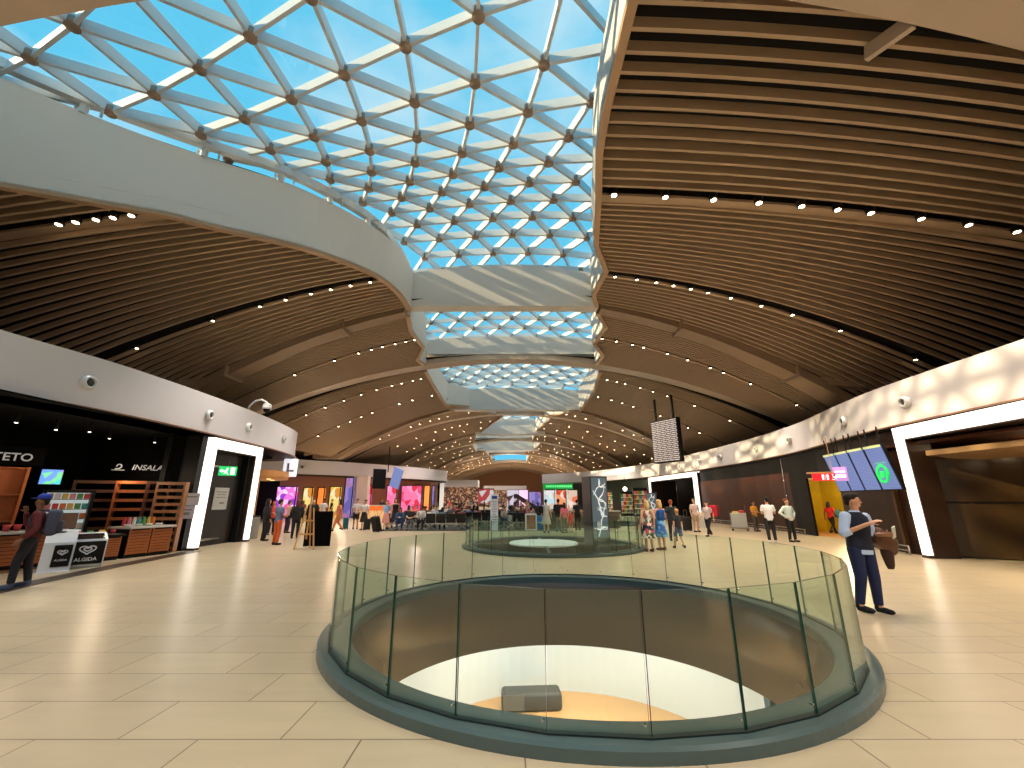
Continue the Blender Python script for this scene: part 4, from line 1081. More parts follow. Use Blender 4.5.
# totem pillar with abstract pale line drawing
def pillar(loc, rz, w, d, h, label, art=True):
    t = empty('advert_pillar', loc, rz, label, 'pillar')
    bm = NB(); rbox(bm, (0, d/2, h/2), (w, d, h), .012); obj('body', bm, mat('pillar_grey', (52, 56, 60), .35), t)
    bm = NB(); box(bm, (-w/2+.05, -.012, .45), (w/2-.05, 0, h-.05)); obj('screen', bm, mat('pillar_screen', (88, 104, 116), .3, emit=(88, 104, 116), es=.35), t)
    if art:
        bm = NB(); rnd = random.Random(3)
        for (cx, cz, r0, n) in ((.0, h*.86, .2, 5), (-.05, h*.68, .26, 6), (.08, h*.45, .2, 5), (0, h*.3, .22, 5)):
            for k in range(n):
                a = rnd.random()*6.28; q = [Vector((cx, -.02, cz))]
                for s_ in range(4):
                    a += rnd.uniform(-.7, .7); nx = q[-1]+Vector((math.cos(a)*r0*.4, 0, math.sin(a)*r0*.55)); nx.x = max(-w/2+.1, min(w/2-.1, nx.x)); nx.z = min(h-.1, max(.5, nx.z)); q.append(nx)
                tube(bm, q, [.014, .02, .016, .012, .006], 6)
        obj('drawing', bm, mat('pillar_lines', (226, 230, 232), .5, emit=(226, 230, 232), es=.5), t)
    return t
pillar((3.02, 14.9, 0), R(14), .66, .7, 2.5, 'black advertising pillar with a pale line drawing at the second glass ring')
pillar((9.9, 30.6, 0), R(-20), .7, .7, 2.2, 'dark green advertising pillar at the farthest glass ring', True)
# white totem among the seats
t = empty('info_totem', (-1.02, 25.0, 0), R(3), 'slim white upright totem with a blue mark standing among the seats', 'totem')
bm = NB(); rbox(bm, (0, 0, 1.0), (.44, .14, 2.0), .03); obj('body', bm, mat('totem_white', (206, 208, 216), .4, emit=(206, 208, 220), es=.15), t)
bm = NB(); cbox(bm, (0, -.08, 1.84), (.3, .02, .16)); obj('blue_mark', bm, mat('totem_blue', (40, 60, 150), .5), t)
bm = NB()
for k in range(9): cbox(bm, (0, -.08, 1.6-.14*k), (.32-.06*(k % 3), .02, .04))
obj('text_rows', bm, mat('totem_text', (150, 156, 170), .5), t)
# white-framed case and blue drum behind ring 2
t = empty('display_case', (1.1, 25.3, 0), 0, 'white framed display case with brown front behind the second glass ring', 'case')
bm = NB()
for x in (-.3, .3): box(bm, (x-.04, -.2, 0), (x+.04, .2, .9))
box(bm, (-.3, -.2, .85), (.3, .2, .93)); box(bm, (-.3, -.2, 0), (.3, .2, .08)); obj('frame', bm, WHITEP, t)
bm = NB(); box(bm, (-.26, -.1, .08), (.26, .1, .85)); obj('panel', bm, mat('case_brown', (170, 120, 90), .5), t)
t = empty('blue_drum', (1.72, 26.0, 0), 0, 'bright blue upright drum next to the white framed case', 'drum')
bm = NB(); lathe(bm, (0, 0, 0), [(.01, 0), (.22, 0), (.24, .05), (.24, .75), (.21, .8), (.01, .8)], 24); obj('body', bm, mat('drum_blue', (30, 130, 200), .4), t, True)
bm = NB(); lathe(bm, (0, 0, 0), [(.25, .4), (.25, .44), (.23, .44), (.23, .4)], 24, close=True); obj('band', bm, WHITEP, t)
t = empty('service_counter', (3.6, 27.5, 0), 0, 'grey service counter behind the child in red', 'counter')
bm = NB(); box(bm, (-1.6, 0, 0), (3.2, .7, .95)); obj('body', bm, mat('counter_grey', (90, 84, 70), .5), t)
bm = NB(); rbox(bm, (.8, .35, 1.0), (5.0, .85, .08), .02); obj('worktop', bm, mat('ctop', (170, 166, 150), .4), t)
# escalator rising in the distance: sloped balustrade
t = empty('escalator', (4.5, 60, 0), R(78), 'dark escalator sloping down to the right in the far distance', 'escalator'); t.scale = (.42, .42, .5)
for x in (0, 1.2):
    bm = NB(); loft(bm, [[Vector((x-1.8, k*0+y_, z)), Vector((x-1.74, y_, z)), Vector((x-1.74, y_, z+1.0)), Vector((x-1.8, y_, z+1.0))] for y_, z in ((0, 0), (1, 0), (9, 4.0), (10, 4.0))]); obj('balustrade', bm, mat('esc_dark', (60, 56, 60), .3), t)
bm = NB(); loft(bm, [[Vector((-1.7, y_, z-.3)), Vector((-.6, y_, z-.3)), Vector((-.6, y_, z)), Vector((-1.7, y_, z))] for y_, z in ((0, .0), (1, .1), (9, 4.0), (10, 4.0))]); obj('steps', bm, mat('esc_step', (110, 106, 110), .4, metal=.6), t)

# ------------------------------------------------------------------ easel with black board
t = empty('wooden_easel', (-7.35, 15.75, 0), R(8), 'pale wooden easel standing on the open floor left of the big glass ring', 'easel')
for sx in (-1, 1):
    bm = NB(); bar(bm, (sx*.33, -.12, 0), (sx*.12, .05, 1.42), .045, .03); obj('leg', bm, WOODL, t)
bm = NB(); bar(bm, (0, .55, 0), (0, .08, 1.5), .045, .03); obj('leg', bm, WOODL, t)
bm = NB(); bar(bm, (0, 0.0, .35), (0, .07, 1.85), .05, .035); obj('mast', bm, WOODL, t)
bm = NB(); bar(bm, (-.25, -.06, .52), (.25, -.06, .52), .04, .05); obj('cross_bar', bm, WOODL, t)
bm = NB(); bar(bm, (-.2, 0, .98), (.2, 0, .98), .04, .05); obj('cross_bar', bm, WOODL, t)
bm = NB(); rbox(bm, (0, 0, .66), (.95, .04, 1.25), .01)
o = obj('black_board', bm, BLACKM); o.location = (-7.28, 16.5, .0); o.rotation_euler.z = R(8); tag(o, 'tall black board standing right behind the wooden easel', 'board')

# ------------------------------------------------------------------ baggage cart
def cart(loc, rz, label):
    t = empty('cleaning_cart', loc, rz, label, 'cart')
    bm = NB(); rbox(bm, (0, 0, .58), (.75, .5, .8), .04); obj('bin_body', bm, mat('cart_grey', (178, 180, 176), .4), t)
    bm = NB(); box(bm, (-.45, -.3, .12), (.45, .3, .17)); obj('base', bm, CHROME, t)
    for x in (-.42, .42):
        bm = NB(); cone(bm, (x, .25, .15), .018, (x, .25, 1.45), .018); obj('pole', bm, CHROME, t)
    for x in (-.38, .38):
        for y in (-.24, .24): bm = NB(); cone(bm, (x-.02, y, .06), .06, (x+.02, y, .06), .06, 12); obj('wheel', bm, BLACK, t)
    bm = NB(); rbox(bm, (-.15, 0, 1.02), (.25, .3, .1), .02); obj('yellow_tray', bm, FOOD[3], t)
    bm = NB(); rbox(bm, (.18, 0, 1.05), (.22, .3, .16), .03); obj('red_bag', bm, FOOD[0], t)
    return t
cart((12.95, 24.9, 0), R(-20), 'grey cleaning cart with upright poles by the brown wall')

# ------------------------------------------------------------------ people
def remesh(bm, vox, smooth=3):
    me = bpy.data.meshes.new('tmp'); bm.to_mesh(me); bm.free()
    o = bpy.data.objects.new('tmp', me); COL.objects.link(o)
    m = o.modifiers.new('r', 'REMESH'); m.mode = 'VOXEL'; m.voxel_size = vox; m.use_smooth_shade = True
    s = o.modifiers.new('s', 'SMOOTH'); s.iterations = smooth; s.factor = .5
    bpy.context.view_layer.update()
    r = bpy.data.meshes.new_from_object(o.evaluated_get(bpy.context.evaluated_depsgraph_get()))
    bpy.data.objects.remove(o); bpy.data.meshes.remove(me)
    return r
V = Vector
BASE = dict(hip=.90, lean=0., kL=(.105, -.02, .49), kR=(-.105, -.02, .49), aL=(.11, .02, .08), aR=(-.11, .02, .08),
            eL=(.25, .02, 1.13), eR=(-.25, .02, 1.13), wL=(.27, -.06, .90), wR=(-.27, -.06, .90), fL=None, fR=None, hd=0.)
def pose(**k): d = dict(BASE); d.update(k); return d
POSES = {
 'stand': pose(),
 'walk': pose(kL=(.1, -.16, .50), aL=(.1, -.26, .10), kR=(-.1, .02, .49), aR=(-.1, .28, .16), eL=(.24, .13, 1.14), wL=(.25, .14, .9), eR=(-.24, -.08, 1.14), wR=(-.25, -.24, .95)),
 'hips': pose(eL=(.38, .06, 1.18), eR=(-.38, .06, 1.18), wL=(.2, -.06, 1.0), wR=(-.2, -.06, 1.0), kL=(.12, -.02, .49), aL=(.16, .0, .08)),
 'fold': pose(eL=(.24, -.02, 1.14), eR=(-.24, -.02, 1.14), wL=(.06, -.22, 1.1), wR=(-.06, -.22, 1.14)),
 'chest': pose(eR=(-.29, -.03, 1.13), wR=(-.07, -.25, 1.30), eL=(.29, .03, 1.13), wL=(.25, -.2, 1.15), kL=(.11, -.04, .49), aL=(.12, -.03, .08), kR=(-.1, -.02, .49), aR=(-.1, .06, .08), hd=.75),
 'phone': pose(eR=(-.25, -.16, 1.2), wR=(-.1, -.2, 1.44), eL=(.26, .05, 1.14), wL=(.27, -.1, .93), kL=(.1, -.1, .5), aL=(.1, -.1, .09), kR=(-.09, .03, .49), aR=(-.09, .1, .1)),
 'bend': pose(lean=.28, eL=(.22, -.2, 1.05), wL=(.18, -.4, .95), eR=(-.22, -.2, 1.05), wR=(-.18, -.4, .95)),
 'sit': pose(hip=.47, kL=(.13, -.44, .49), kR=(-.13, -.44, .49), aL=(.13, -.46, .08), aR=(-.13, -.46, .08), eL=(.25, -.04, .72), eR=(-.25, -.04, .72), wL=(.12, -.28, .64), wR=(-.12, -.28, .64)),
 'sitlean': pose(hip=.45, lean=-.22, kL=(.12, -.46, .5), kR=(-.12, -.44, .47), aL=(.1, -.8, .1), aR=(-.12, -.72, .08), eL=(.25, .02, .72), eR=(-.25, .02, .72), wL=(.1, -.22, .68), wR=(-.1, -.22, .66)),
 'sitfwd': pose(hip=.46, lean=.4, kL=(.15, -.44, .49), kR=(-.15, -.44, .49), aL=(.14, -.4, .08), aR=(-.14, -.4, .08), eL=(.22, -.3, .66), eR=(-.22, -.3, .66), wL=(.06, -.48, .72), wR=(-.06, -.48, .7)),
}
def tr_up(P, p):
    """upper body point for a given pose: shift to hip height and lean about the hip"""
    dz = P['hip']-.90
    q = V(p) - V((0, 0, .90)); a = P['lean']
    q = Matrix.Rotation(a, 3, 'X') @ q
    return q + V((0, 0, .90+dz))
def torso(bm, P, rings, n=18):
    loft(bm, [[tr_up(P, (rx*math.cos(2*PI*k/n), ry*math.sin(2*PI*k/n)+oy, z)) for k in range(n)] for z, rx, ry, oy in rings])
def limb(bm, a, ra, b, rb, s0=True, s1=True):
    cone(bm, a, ra, b, rb, 14)
    if s0: ell(bm, a, (ra,)*3, 12, 8)
    if s1: ell(bm, b, (rb,)*3, 12, 8)
def hand(bm, w, e, inward, fr=.0095, curl=.35, grip=None):
    d = (V(w)-V(e)).normalized(); s = V((0, -1, 0)) if abs(d.y) < .8 else V((0, 0, 1))
    s = (s - d*s.dot(d)).normalized(); n = d.cross(s).normalized()
    if n.dot(V((-inward, 0, 0))) < 0: n = -n
    w = V(w); M = Matrix((s, d, n)).transposed()
    ell(bm, w+d*.05, (.04, .055, .02), 12, 8, M)
    for k, L in enumerate((.070, .078, .074, .060)):
        b = w+d*.092+s*(.028-.019*k)+d*(-.004*abs(k-1.3)); m_ = b+(d*math.cos(curl*.4)+n*math.sin(curl*.4)+s*(.10-.07*k)).normalized()*L*.52
        t_ = m_+(d*math.cos(curl*1.6)+n*math.sin(curl*1.6)).normalized()*L*.48
        limb(bm, b-d*.02, fr, m_, fr*.95); limb(bm, m_, fr*.95, t_, fr*.8)
    b = w+d*.03+s*.03; m_ = b+(s*.7+d*.6+n*.3).normalized()*.04; t_ = m_+(d*.9+s*.25+n*.4).normalized()*.035
    limb(bm, b, fr*1.25, m_, fr*1.1); limb(bm, m_, fr*1.1, t_, fr*.9)
_PM = {}
def jp(P, k): return tr_up(P, P[k]) if k[0] in 'ew' and P['hip'] > .8 else V(P[k])
def body_mesh(pn, hi=False):
    key = ('body', pn, hi)
    if key in _PM: return _PM[key]
    P = POSES[pn]; bm = NB()
    torso(bm, P, [(.84, .12, .09, 0), (.93, .155, .105, 0), (1.08, .13, .092, 0), (1.28, .16, .105, 0), (1.40, .165, .085, 0), (1.46, .08, .06, 0)])
    limb(bm, tr_up(P, (0, .0, 1.42)), .058, tr_up(P, (0, -.012, 1.56)), .052)
    hr = P['hd']; Mh = Matrix.Rotation(hr, 3, 'Z')
    def HP(x, y, z): q = Mh @ V((x, y, 0)); return tr_up(P, (q.x, q.y, z))
    ell(bm, HP(0, 0, 1.655), (.076, .092, .1), 18, 12, Mh); ell(bm, HP(0, -.022, 1.59), (.056, .066, .062), 14, 10, Mh)
    limb(bm, HP(0, -.084, 1.66), .010, HP(0, -.099, 1.625), .013)      # nose
    ell(bm, HP(0, -.08, 1.578), (.028, .015, .009), 10, 6, Mh)          # lips
    for s in (-1, 1):
        ell(bm, HP(s*.077, .008, 1.64), (.012, .022, .032), 10, 6, Mh)
        ell(bm, HP(s*.032, -.08, 1.672), (.02, .014, .008), 8, 6, Mh)    # brow
    for s, e, w in ((1, 'eL', 'wL'), (-1, 'eR', 'wR')):
        sh = tr_up(P, (s*.185, 0, 1.40)); E, W = jp(P, e), jp(P, w)
        limb(bm, sh, .052, E, .039); limb(bm, E, .039, W, .027)
        hand(bm, W, E, s, .0095 if hi else .0125)
    for s, k, a in ((1, 'kL', 'aL'), (-1, 'kR', 'aR')):
        h = V((s*.09, 0, P['hip'])); K, A = V(P[k]), V(P[a])
        limb(bm, h, .088, K, .056); limb(bm, K, .055, (K+A)/2+V((0, .012, 0)), .052); limb(bm, (K+A)/2+V((0, .012, 0)), .052, A, .037)
        limb(bm, A, .036, A+V((0, -.11, -.045)), .028)
    _PM[key] = remesh(bm, .0075 if hi else .015, 2); return _PM[key]
def cloth_mesh(pn, kind, hi=False):
    key = (kind, pn, hi)
    if key in _PM: return _PM[key]
    P = POSES[pn]; bm = NB(); v = .009 if hi else .015
    sit = P['hip'] < .8
    if kind in ('shirt', 'tee', 'vest', 'jacket', 'tank', 'rolled_shirt'):
        g = {'rolled_shirt': .024, 'shirt': .022, 'tee': .02, 'vest': .034, 'jacket': .04, 'tank': .018}[kind]
        hem = {'jacket': .80, 'rolled_shirt': .83, 'vest': .90}.get(kind, .86)
        if sit: hem = .94
        torso(bm, P, [(hem, .148+g, .105+g, 0), (.95, .155+g, .107+g, 0), (1.08, .135+g, .095+g, 0), (1.28, .163+g, .107+g, 0), (1.40, .172+g*.6, .088+g*.7, 0), (1.455, .1+g*.4, .066+g*.5, 0), (1.475, .066+g*.4, .054+g*.6, 0)] + ([(1.50, .062, .06, -.004)] if kind == 'rolled_shirt' else []))
        for s, e, w in ((1, 'eL', 'wL'), (-1, 'eR', 'wR')):
            sh = tr_up(P, (s*.18, 0, 1.40)); E, W = jp(P, e), jp(P, w)
            if kind in ('shirt', 'jacket'):
                limb(bm, sh, .05+g, E, .04+g*.8); limb(bm, E, .04+g*.8, E.lerp(W, .93), .03+g*.6, True, False)
            elif kind == 'rolled_shirt': limb(bm, sh, .05+g, E, .043+g*.8); limb(bm, E, .043+g*.8, E.lerp(W, .28), .043+g*.7, True, False)
            elif kind == 'tee': limb(bm, sh, .053+g, sh.lerp(E, .72), .05+g, True, False)
            else: ell(bm, tr_up(P, (s*.16, 0, 1.405)), (.052, .06, .05))
    if kind in ('trousers', 'shorts'):
        torso(bm, P, [(.82, .12, .105, 0), (.93, .17, .122, 0), (1.0, .158, .115, 0)])
        for s, k, a in ((1, 'kL', 'aL'), (-1, 'kR', 'aR')):
            h = V((s*.092, 0, P['hip'])); K, A = V(P[k]), V(P[a])
            if kind == 'trousers': limb(bm, h, .105, K, .074); limb(bm, K, .074, K.lerp(A, .95), .058, True, False)
            else: limb(bm, h, .108, h.lerp(K, .86), .085, True, False)
    if kind in ('dress', 'skirt'):
        if kind == 'dress':
            torso(bm, P, [(.93, .175, .13, 0), (1.08, .145, .105, 0), (1.28, .175, .122, 0), (1.39, .16, .095, 0), (1.42, .12, .07, 0)])
        if not sit:
            n = 24
            loft(bm, [[V((r*math.cos(2*PI*k/n)*(1+.05*math.cos(6*2*PI*k/n)*(1-(z-.45)/.6)), r*.8*math.sin(2*PI*k/n), z)) for k in range(n)] for z, r in ((.46, .27), (.7, .23), (.93, .18), (1.06, .15))])
        else:
            for s, k in ((1, 'kL'), (-1, 'kR')): limb(bm, V((s*.08, 0, P['hip'])), .115, V(P[k]), .1)
    _PM[key] = remesh(bm, v, 3); return _PM[key]
def hair_mesh(pn, kind):
    key = ('hair'+kind, pn)
    if key in _PM: return _PM[key]
    P = POSES[pn]; bm = NB(); Mh = Matrix.Rotation(P['hd'], 3, 'Z')
    def HP(x, y, z): q = Mh @ V((x, y, 0)); return tr_up(P, (q.x, q.y, z))
    ell(bm, HP(0, .022, 1.69), (.085, .092, .088), 18, 12, Mh); ell(bm, HP(0, -.02, 1.735), (.07, .07, .04), 12, 8, Mh); ell(bm, HP(0, .06, 1.64), (.07, .05, .07), 12, 8, Mh)
    if kind == 'long':
        ell(bm, HP(0, .07, 1.56), (.09, .055, .16), 14, 10, Mh)
        for s in (-1, 1): ell(bm, HP(s*.075, .02, 1.57), (.025, .05, .13), 10, 8, Mh)
    if kind == 'bun': ell(bm, HP(0, .12, 1.72), (.045, .045, .045), 12, 8, Mh)
    _PM[key] = remesh(bm, .01, 2); return _PM[key]
def shoe_mesh():
    if 'shoe' in _PM: return _PM['shoe']
    bm = NB(); ell(bm, (0, -.13, .035), (.048, .075, .036), 12, 8); ell(bm, (0, .02, .045), (.04, .055, .046), 12, 8); limb(bm, (0, -.1, .038), .04, (0, 0, .045), .038); cone(bm, (0, .02, .04), .045, (0, .02, .11), .045)
    cbox(bm, (0, -.06, .0), (.07, .2, .018))
    _PM['shoe'] = remesh(bm, .01, 1); return _PM['shoe']
def face_mesh(pn):
    key = ('eyes', pn)
    if key in _PM: return _PM[key]
    P = POSES[pn]; bm = NB(); Mh = Matrix.Rotation(P['hd'], 3, 'Z')
    for s in (-1, 1):
        q = Mh @ V((s*.03, -.084, 0)); ell(bm, tr_up(P, (q.x, q.y, 1.652)), (.011, .008, .006), 10, 6, Mh)
        a = Mh @ V((s*.016, -.094, 0)); b = Mh @ V((s*.048, -.084, 0)); cone(bm, tr_up(P, (a.x, a.y, 1.676)), .0045, tr_up(P, (b.x, b.y, 1.674)), .003, 6)
    me = bpy.data.meshes.new('eyes'); bm.to_mesh(me); bm.free(); _PM[key] = me; return me
SKIN = {'tan': mat('skin_tan', (206, 150, 116), .55), 'light': mat('skin_light', (226, 176, 146), .55), 'dark': mat('skin_dark', (120, 78, 56), .55)}
_C = {}
def cm(rgb):
    if isinstance(rgb, str): return _M[rgb]
    return mat('cloth_%d_%d_%d' % rgb, rgb, .85)
def link_obj(name, me, m, parent):
    o = bpy.data.objects.new(name, me); COL.objects.link(o); o.parent = parent
    if len(me.materials) == 0: me.materials.append(None)
    o.material_slots[0].link = 'OBJECT'; o.material_slots[0].material = m
    return o
NP = 0
def person(loc, rz, pn, h, label, top=None, bottom=None, skin='light', hair=(40, 28, 22), hk='short', shoes=(30, 28, 28), hi=False, group=None, topk='tee', botk='trousers', extra=None, name='person'):
    global NP; NP += 1
    body = link_obj(name, body_mesh(pn, hi), SKIN[skin], None)
    body.location = loc; body.rotation_euler = (0, 0, rz); s = h/1.76; body.scale = (s, s, s)
    tag(body, label, 'person', group)
    if bottom is not None: link_obj({'trousers': 'trousers', 'shorts': 'shorts', 'skirt': 'skirt'}[botk], cloth_mesh(pn, botk, hi), cm(bottom), body)
    if top is not None: link_obj({'tee': 'shirt'}.get(topk, topk), cloth_mesh(pn, topk, hi), cm(top), body)
    if extra: 
        for k, c in extra: link_obj(k, cloth_mesh(pn, k, hi), cm(c), body)
    link_obj('hair', hair_mesh(pn, hk), cm(hair), body)
    link_obj('eyes', face_mesh(pn), cm((30, 22, 20)), body)
    P = POSES[pn]
    for k in ('aL', 'aR'):
        o = link_obj('shoe', shoe_mesh(), cm(shoes), body); o.location = V(P[k])-V((0, .01, .075))
        if P[k][2] > .11 and not P['hip'] < .8: o.rotation_euler.x = R(-22) if P[k][1] > 0 else R(12)
    return body
def backpack(loc, rz, s, rgb, label):
    t = empty('backpack', loc, rz, label, 'backpack'); t.scale = (s, s, s)
    bm = NB(); rbox(bm, (0, 0, 0), (.32, .18, .46), .07, seg=4); obj('bag', bm, cm(rgb), t, True)
    bm = NB(); rbox(bm, (0, .1, -.08), (.24, .08, .22), .03, seg=3); obj('pocket', bm, cm(tuple(int(c*.8) for c in rgb)), t, True)
    for sx in (-1, 1):
        bm = NB(); tube(bm, [(sx*.1, -.08, .2), (sx*.13, -.2, .22), (sx*.14, -.3, .08), (sx*.14, -.22, -.12), (sx*.12, -.08, -.18)], .016, 6); obj('strap', bm, cm(tuple(int(c*.7) for c in rgb)), t, True)
    return t
def suitcase(loc, rz, h, rgb, label, tilt=0.):
    t = empty('suitcase', loc, rz, label, 'suitcase'); t.rotation_euler.x = tilt
    bm = NB(); rbox(bm, (0, 0, h/2+.05), (h*.64, h*.36, h), .04, seg=3); obj('shell', bm, cm(rgb), t, True)
    for x in (-.2, .2):
        for y in (-.09, .09): bm = NB(); cone(bm, (x*h/.6*.8-.01, y, .03), .03, (x*h/.6*.8+.01, y, .03), .03, 10); obj('wheel', bm, BLACK, t)
    bm = NB(); tube(bm, [(-.1, h*.15, h), (-.1, h*.15, h+.42), (.1, h*.15, h+.42), (.1, h*.15, h)], .012, 6); obj('handle', bm, CHROME, t)
    return t
def F0(px, py): p = atZ(px, py, 0); return (p.x, p.y, 0)
NAVY = (18, 24, 44)
# the man in navy
nav = person((5.68, 7.25, 0), R(12), 'chest', 1.80, 'man in navy vest and pale blue shirt, hand on chest, right of the glass ring', (186, 206, 240), (20, 32, 72), 'tan', (36, 22, 16), shoes=(16, 18, 26), hi=True, topk='rolled_shirt', extra=[('vest', NAVY)])
nav.rotation_euler.y = R(3.2); nav.location = (5.67, 7.28, 0); nav.scale = (nav.scale[0]*1.1, nav.scale[1]*1.06, nav.scale[2])
Mn = Matrix.Translation((5.74, 7.28, 0)) @ Matrix.Rotation(R(12), 4, 'Z')
t = empty('shoulder_bag', Mn @ V((.46, .02, 1.08)), R(20), 'brown leather bag and jacket carried on the far arm of the man in navy', 'bag')
bm = NB(); rbox(bm, (0.06, 0, -.02), (.52, .2, .30), .08, seg=4); bmesh.ops.rotate(bm, cent=(0, 0, 0), matrix=Matrix.Rotation(R(28), 3, 'Y'), verts=bm.verts); obj('bag', bm, mat('brown_leather', (84, 48, 26), .5, noise=.2, nscale=8), t, True)
bm = NB(); loft(bm, [[V((.05+.06*math.cos(a)*r_+dx, .05*math.sin(a)*r_, z)) for a in [k*PI/5 for k in range(10)]] for z, r_, dx in ((-.1, 1.6, 0), (-.25, 1.7, .02), (-.42, 1.2, .03), (-.48, .8, .03))]); obj('jacket', bm, mat('dark_brown_cloth', (56, 32, 22), .8), t, True)
bm = NB(); tube(bm, [(-.14, 0, .12), (-.2, -.03, .3), (-.24, -.05, .42), (-.2, .08, .3), (-.1, .05, .14)], .014, 6); obj('strap', bm, _M['dark_brown_cloth'], t, True)
t = empty('phone', Mn @ V((.29, -.33, 1.2)), R(12), 'pale phone and paper held in the far hand of the man in navy', 'phone')
bm = NB(); cbox(bm, (0, 0, .0), (.075, .012, .2), rx=R(20), ry=R(-20)); obj('case', bm, mat('phone_pale', (200, 206, 190), .3), t)
# the man with backpack at left
person((-9.9, 9.1, 0), R(-50), 'phone', 1.78, 'person in dark red jumper and blue cap walking past the deli counter', (84, 24, 30), (22, 24, 34), 'dark', (20, 16, 16), shoes=(70, 84, 110), hi=True, topk='shirt')
Mb = Matrix.Translation((-9.9, 9.1, 0)) @ Matrix.Rotation(R(-50), 4, 'Z')
backpack(Mb @ V((0, .24, 1.24)), R(-50), 1.15, (58, 62, 82), 'large grey-blue backpack worn by the person at the deli counter')
t = empty('baseball_cap', Mb @ V((0, 0, 1.75)), R(-50), 'blue cap on the head of the person with the grey-blue backpack', 'cap')
bm = NB(); ell(bm, (0, .015, .01), (.1, .11, .075), 16, 8); obj('crown', bm, cm((30, 60, 160)), t, True)
bm = NB(); ell(bm, (0, -.11, -.015), (.075, .08, .012), 14, 6); obj('peak', bm, cm((24, 44, 120)), t, True)
# middle distance
FLOR = blotch_mat('floral_cloth', [(30, 34, 60), (235, 225, 215), (200, 80, 100), (40, 50, 70), (240, 236, 230), (90, 120, 90)], 11)
FLOB = blotch_mat('blue_print', [(60, 130, 200), (110, 170, 220), (40, 90, 160)], 9)
person(F0(650, 551.6), R(190), 'stand', 1.68, 'blonde woman in a dark floral dress, leftmost of the three by the far lit portal', None, None, 'light', (226, 190, 130), 'long', (150, 90, 70), topk='tee', extra=[('dress', 'floral_cloth')])
person(F0(662.5, 550), R(200), 'fold', 1.70, 'blonde woman in a blue patterned dress beside the floral dress, turned away', None, None, 'light', (220, 178, 120), 'long', (150, 90, 70), extra=[('dress', 'blue_print')])
person(F0(680, 549), R(185), 'walk', 1.38, 'child in dark printed top and shorts right of the blue dress', (26, 28, 40), (70, 96, 130), 'light', (200, 150, 100), botk='shorts')
person(F0(674, 541), R(150), 'stand', 1.70, 'person in dark clothes half hidden behind the women in summer dresses', (30, 40, 40), (24, 26, 30), 'tan', (150, 70, 40))
backpack(V(F0(662, 552))+V((0, -.22, 1.2)), R(20), .8, (24, 90, 170), 'blue bag on the back of the woman in the blue dress')
person(F0(697, 532), R(10), 'stand', 1.76, 'man in a pale pink T-shirt and beige shorts beside the far lit portal', (236, 206, 200), (196, 170, 140), 'light', (150, 100, 60), botk='shorts')
suitcase(F0(688, 531.5), R(10), .72, (24, 22, 24), 'black suitcase beside the man in the pale pink T-shirt')
suitcase(F0(703, 528), R(-5), .9, (226, 222, 216), 'white suitcase between the pink T-shirt man and the red backpack')
person(F0(710, 536.6), R(-60), 'walk', 1.62, 'woman in black leggings walking with a red backpack', (210, 190, 190), (22, 22, 28), 'light', (50, 30, 24), 'bun')
backpack(V(F0(712, 536.6))+V((.2, .02, 1.18)), R(-70+180-110), 1.2, (206, 30, 60), 'crimson backpack of the woman in black leggings')
person(F0(757, 531.5), R(20), 'fold', 1.62, 'person in a yellow T-shirt beside the grey cleaning cart', (232, 160, 30), (80, 74, 70), 'tan', (70, 40, 26))
person(F0(773, 543), R(165), 'fold', 1.80, 'man seen from behind in a white T-shirt and black trousers', (238, 236, 236), (20, 20, 22), 'tan', (22, 18, 18), shoes=(226, 226, 220))
person(F0(793, 542), R(15), 'hips', 1.74, 'woman in a pale jacket and black trousers with hands on hips', (206, 220, 214), (18, 18, 20), 'light', (130, 60, 36), 'bun', shoes=(14, 14, 14), topk='shirt')
person(F0(834, 534), R(100), 'walk', 1.6, 'person in a red top walking into the yellow toilet passage', (214, 36, 40), (24, 22, 26), 'dark', (20, 16, 16), 'long')
backpack(V(F0(838, 534))+V((.1, -.1, 1.0)), R(60), .9, (30, 120, 140), 'teal bag carried by the person in the red top')
# left-middle distance
person(F0(275, 545), R(150), 'fold', 1.72, 'person in orange trousers and a grey-blue top standing by the round canopy bar', (96, 110, 140), (206, 96, 40), 'tan', (34, 24, 20))
person(F0(263, 541), R(140), 'stand', 1.74, 'person in black clothes standing at the bar left of the orange trousers', (30, 22, 28), (20, 18, 22), 'tan', (30, 20, 18), 'long', topk='jacket')
person(F0(294, 538.5), R(200), 'stand', 1.70, 'person in black just left of the black board', (24, 22, 24), (20, 18, 20), 'light', (90, 40, 30), 'long', topk='jacket')
person(F0(286, 533), R(150), 'fold', 1.66, 'person in a pale pink top between the orange trousers and the easel', (220, 190, 190), (40, 36, 40), 'light', (90, 60, 40))
person(F0(310, 534), R(10), 'stand', 1.76, 'person in black behind the black board, dark hair showing over it', (20, 20, 22), (20, 20, 22), 'tan', (20, 16, 16), topk='jacket')
person(F0(270, 535), R(40), 'fold', 1.64, 'person in a red headscarf at the bar behind the orange trousers', (200, 70, 60), (40, 30, 34), 'tan', (190, 50, 40), 'long')
person(F0(321, 527), R(-20), 'walk', 1.78, 'person in a white T-shirt and navy shorts right of the easel', (226, 222, 226), (30, 34, 70), 'dark', (20, 16, 14), botk='shorts')
person(F0(337, 531.5), R(-60), 'walk', 1.72, 'woman in a coral top and orange trousers pulling a teal suitcase', (216, 130, 110), (206, 120, 70), 'tan', (24, 18, 18), 'long')
suitcase(F0(345, 529.5), R(-50), .62, (24, 86, 100), 'teal suitcase behind the woman in orange trousers')
person(F0(355, 529), R(20), 'fold', 1.76, 'person in a pale grey T-shirt and black shorts next to the teal suitcase', (206, 196, 196), (26, 24, 28), 'tan', (24, 20, 20), botk='shorts')
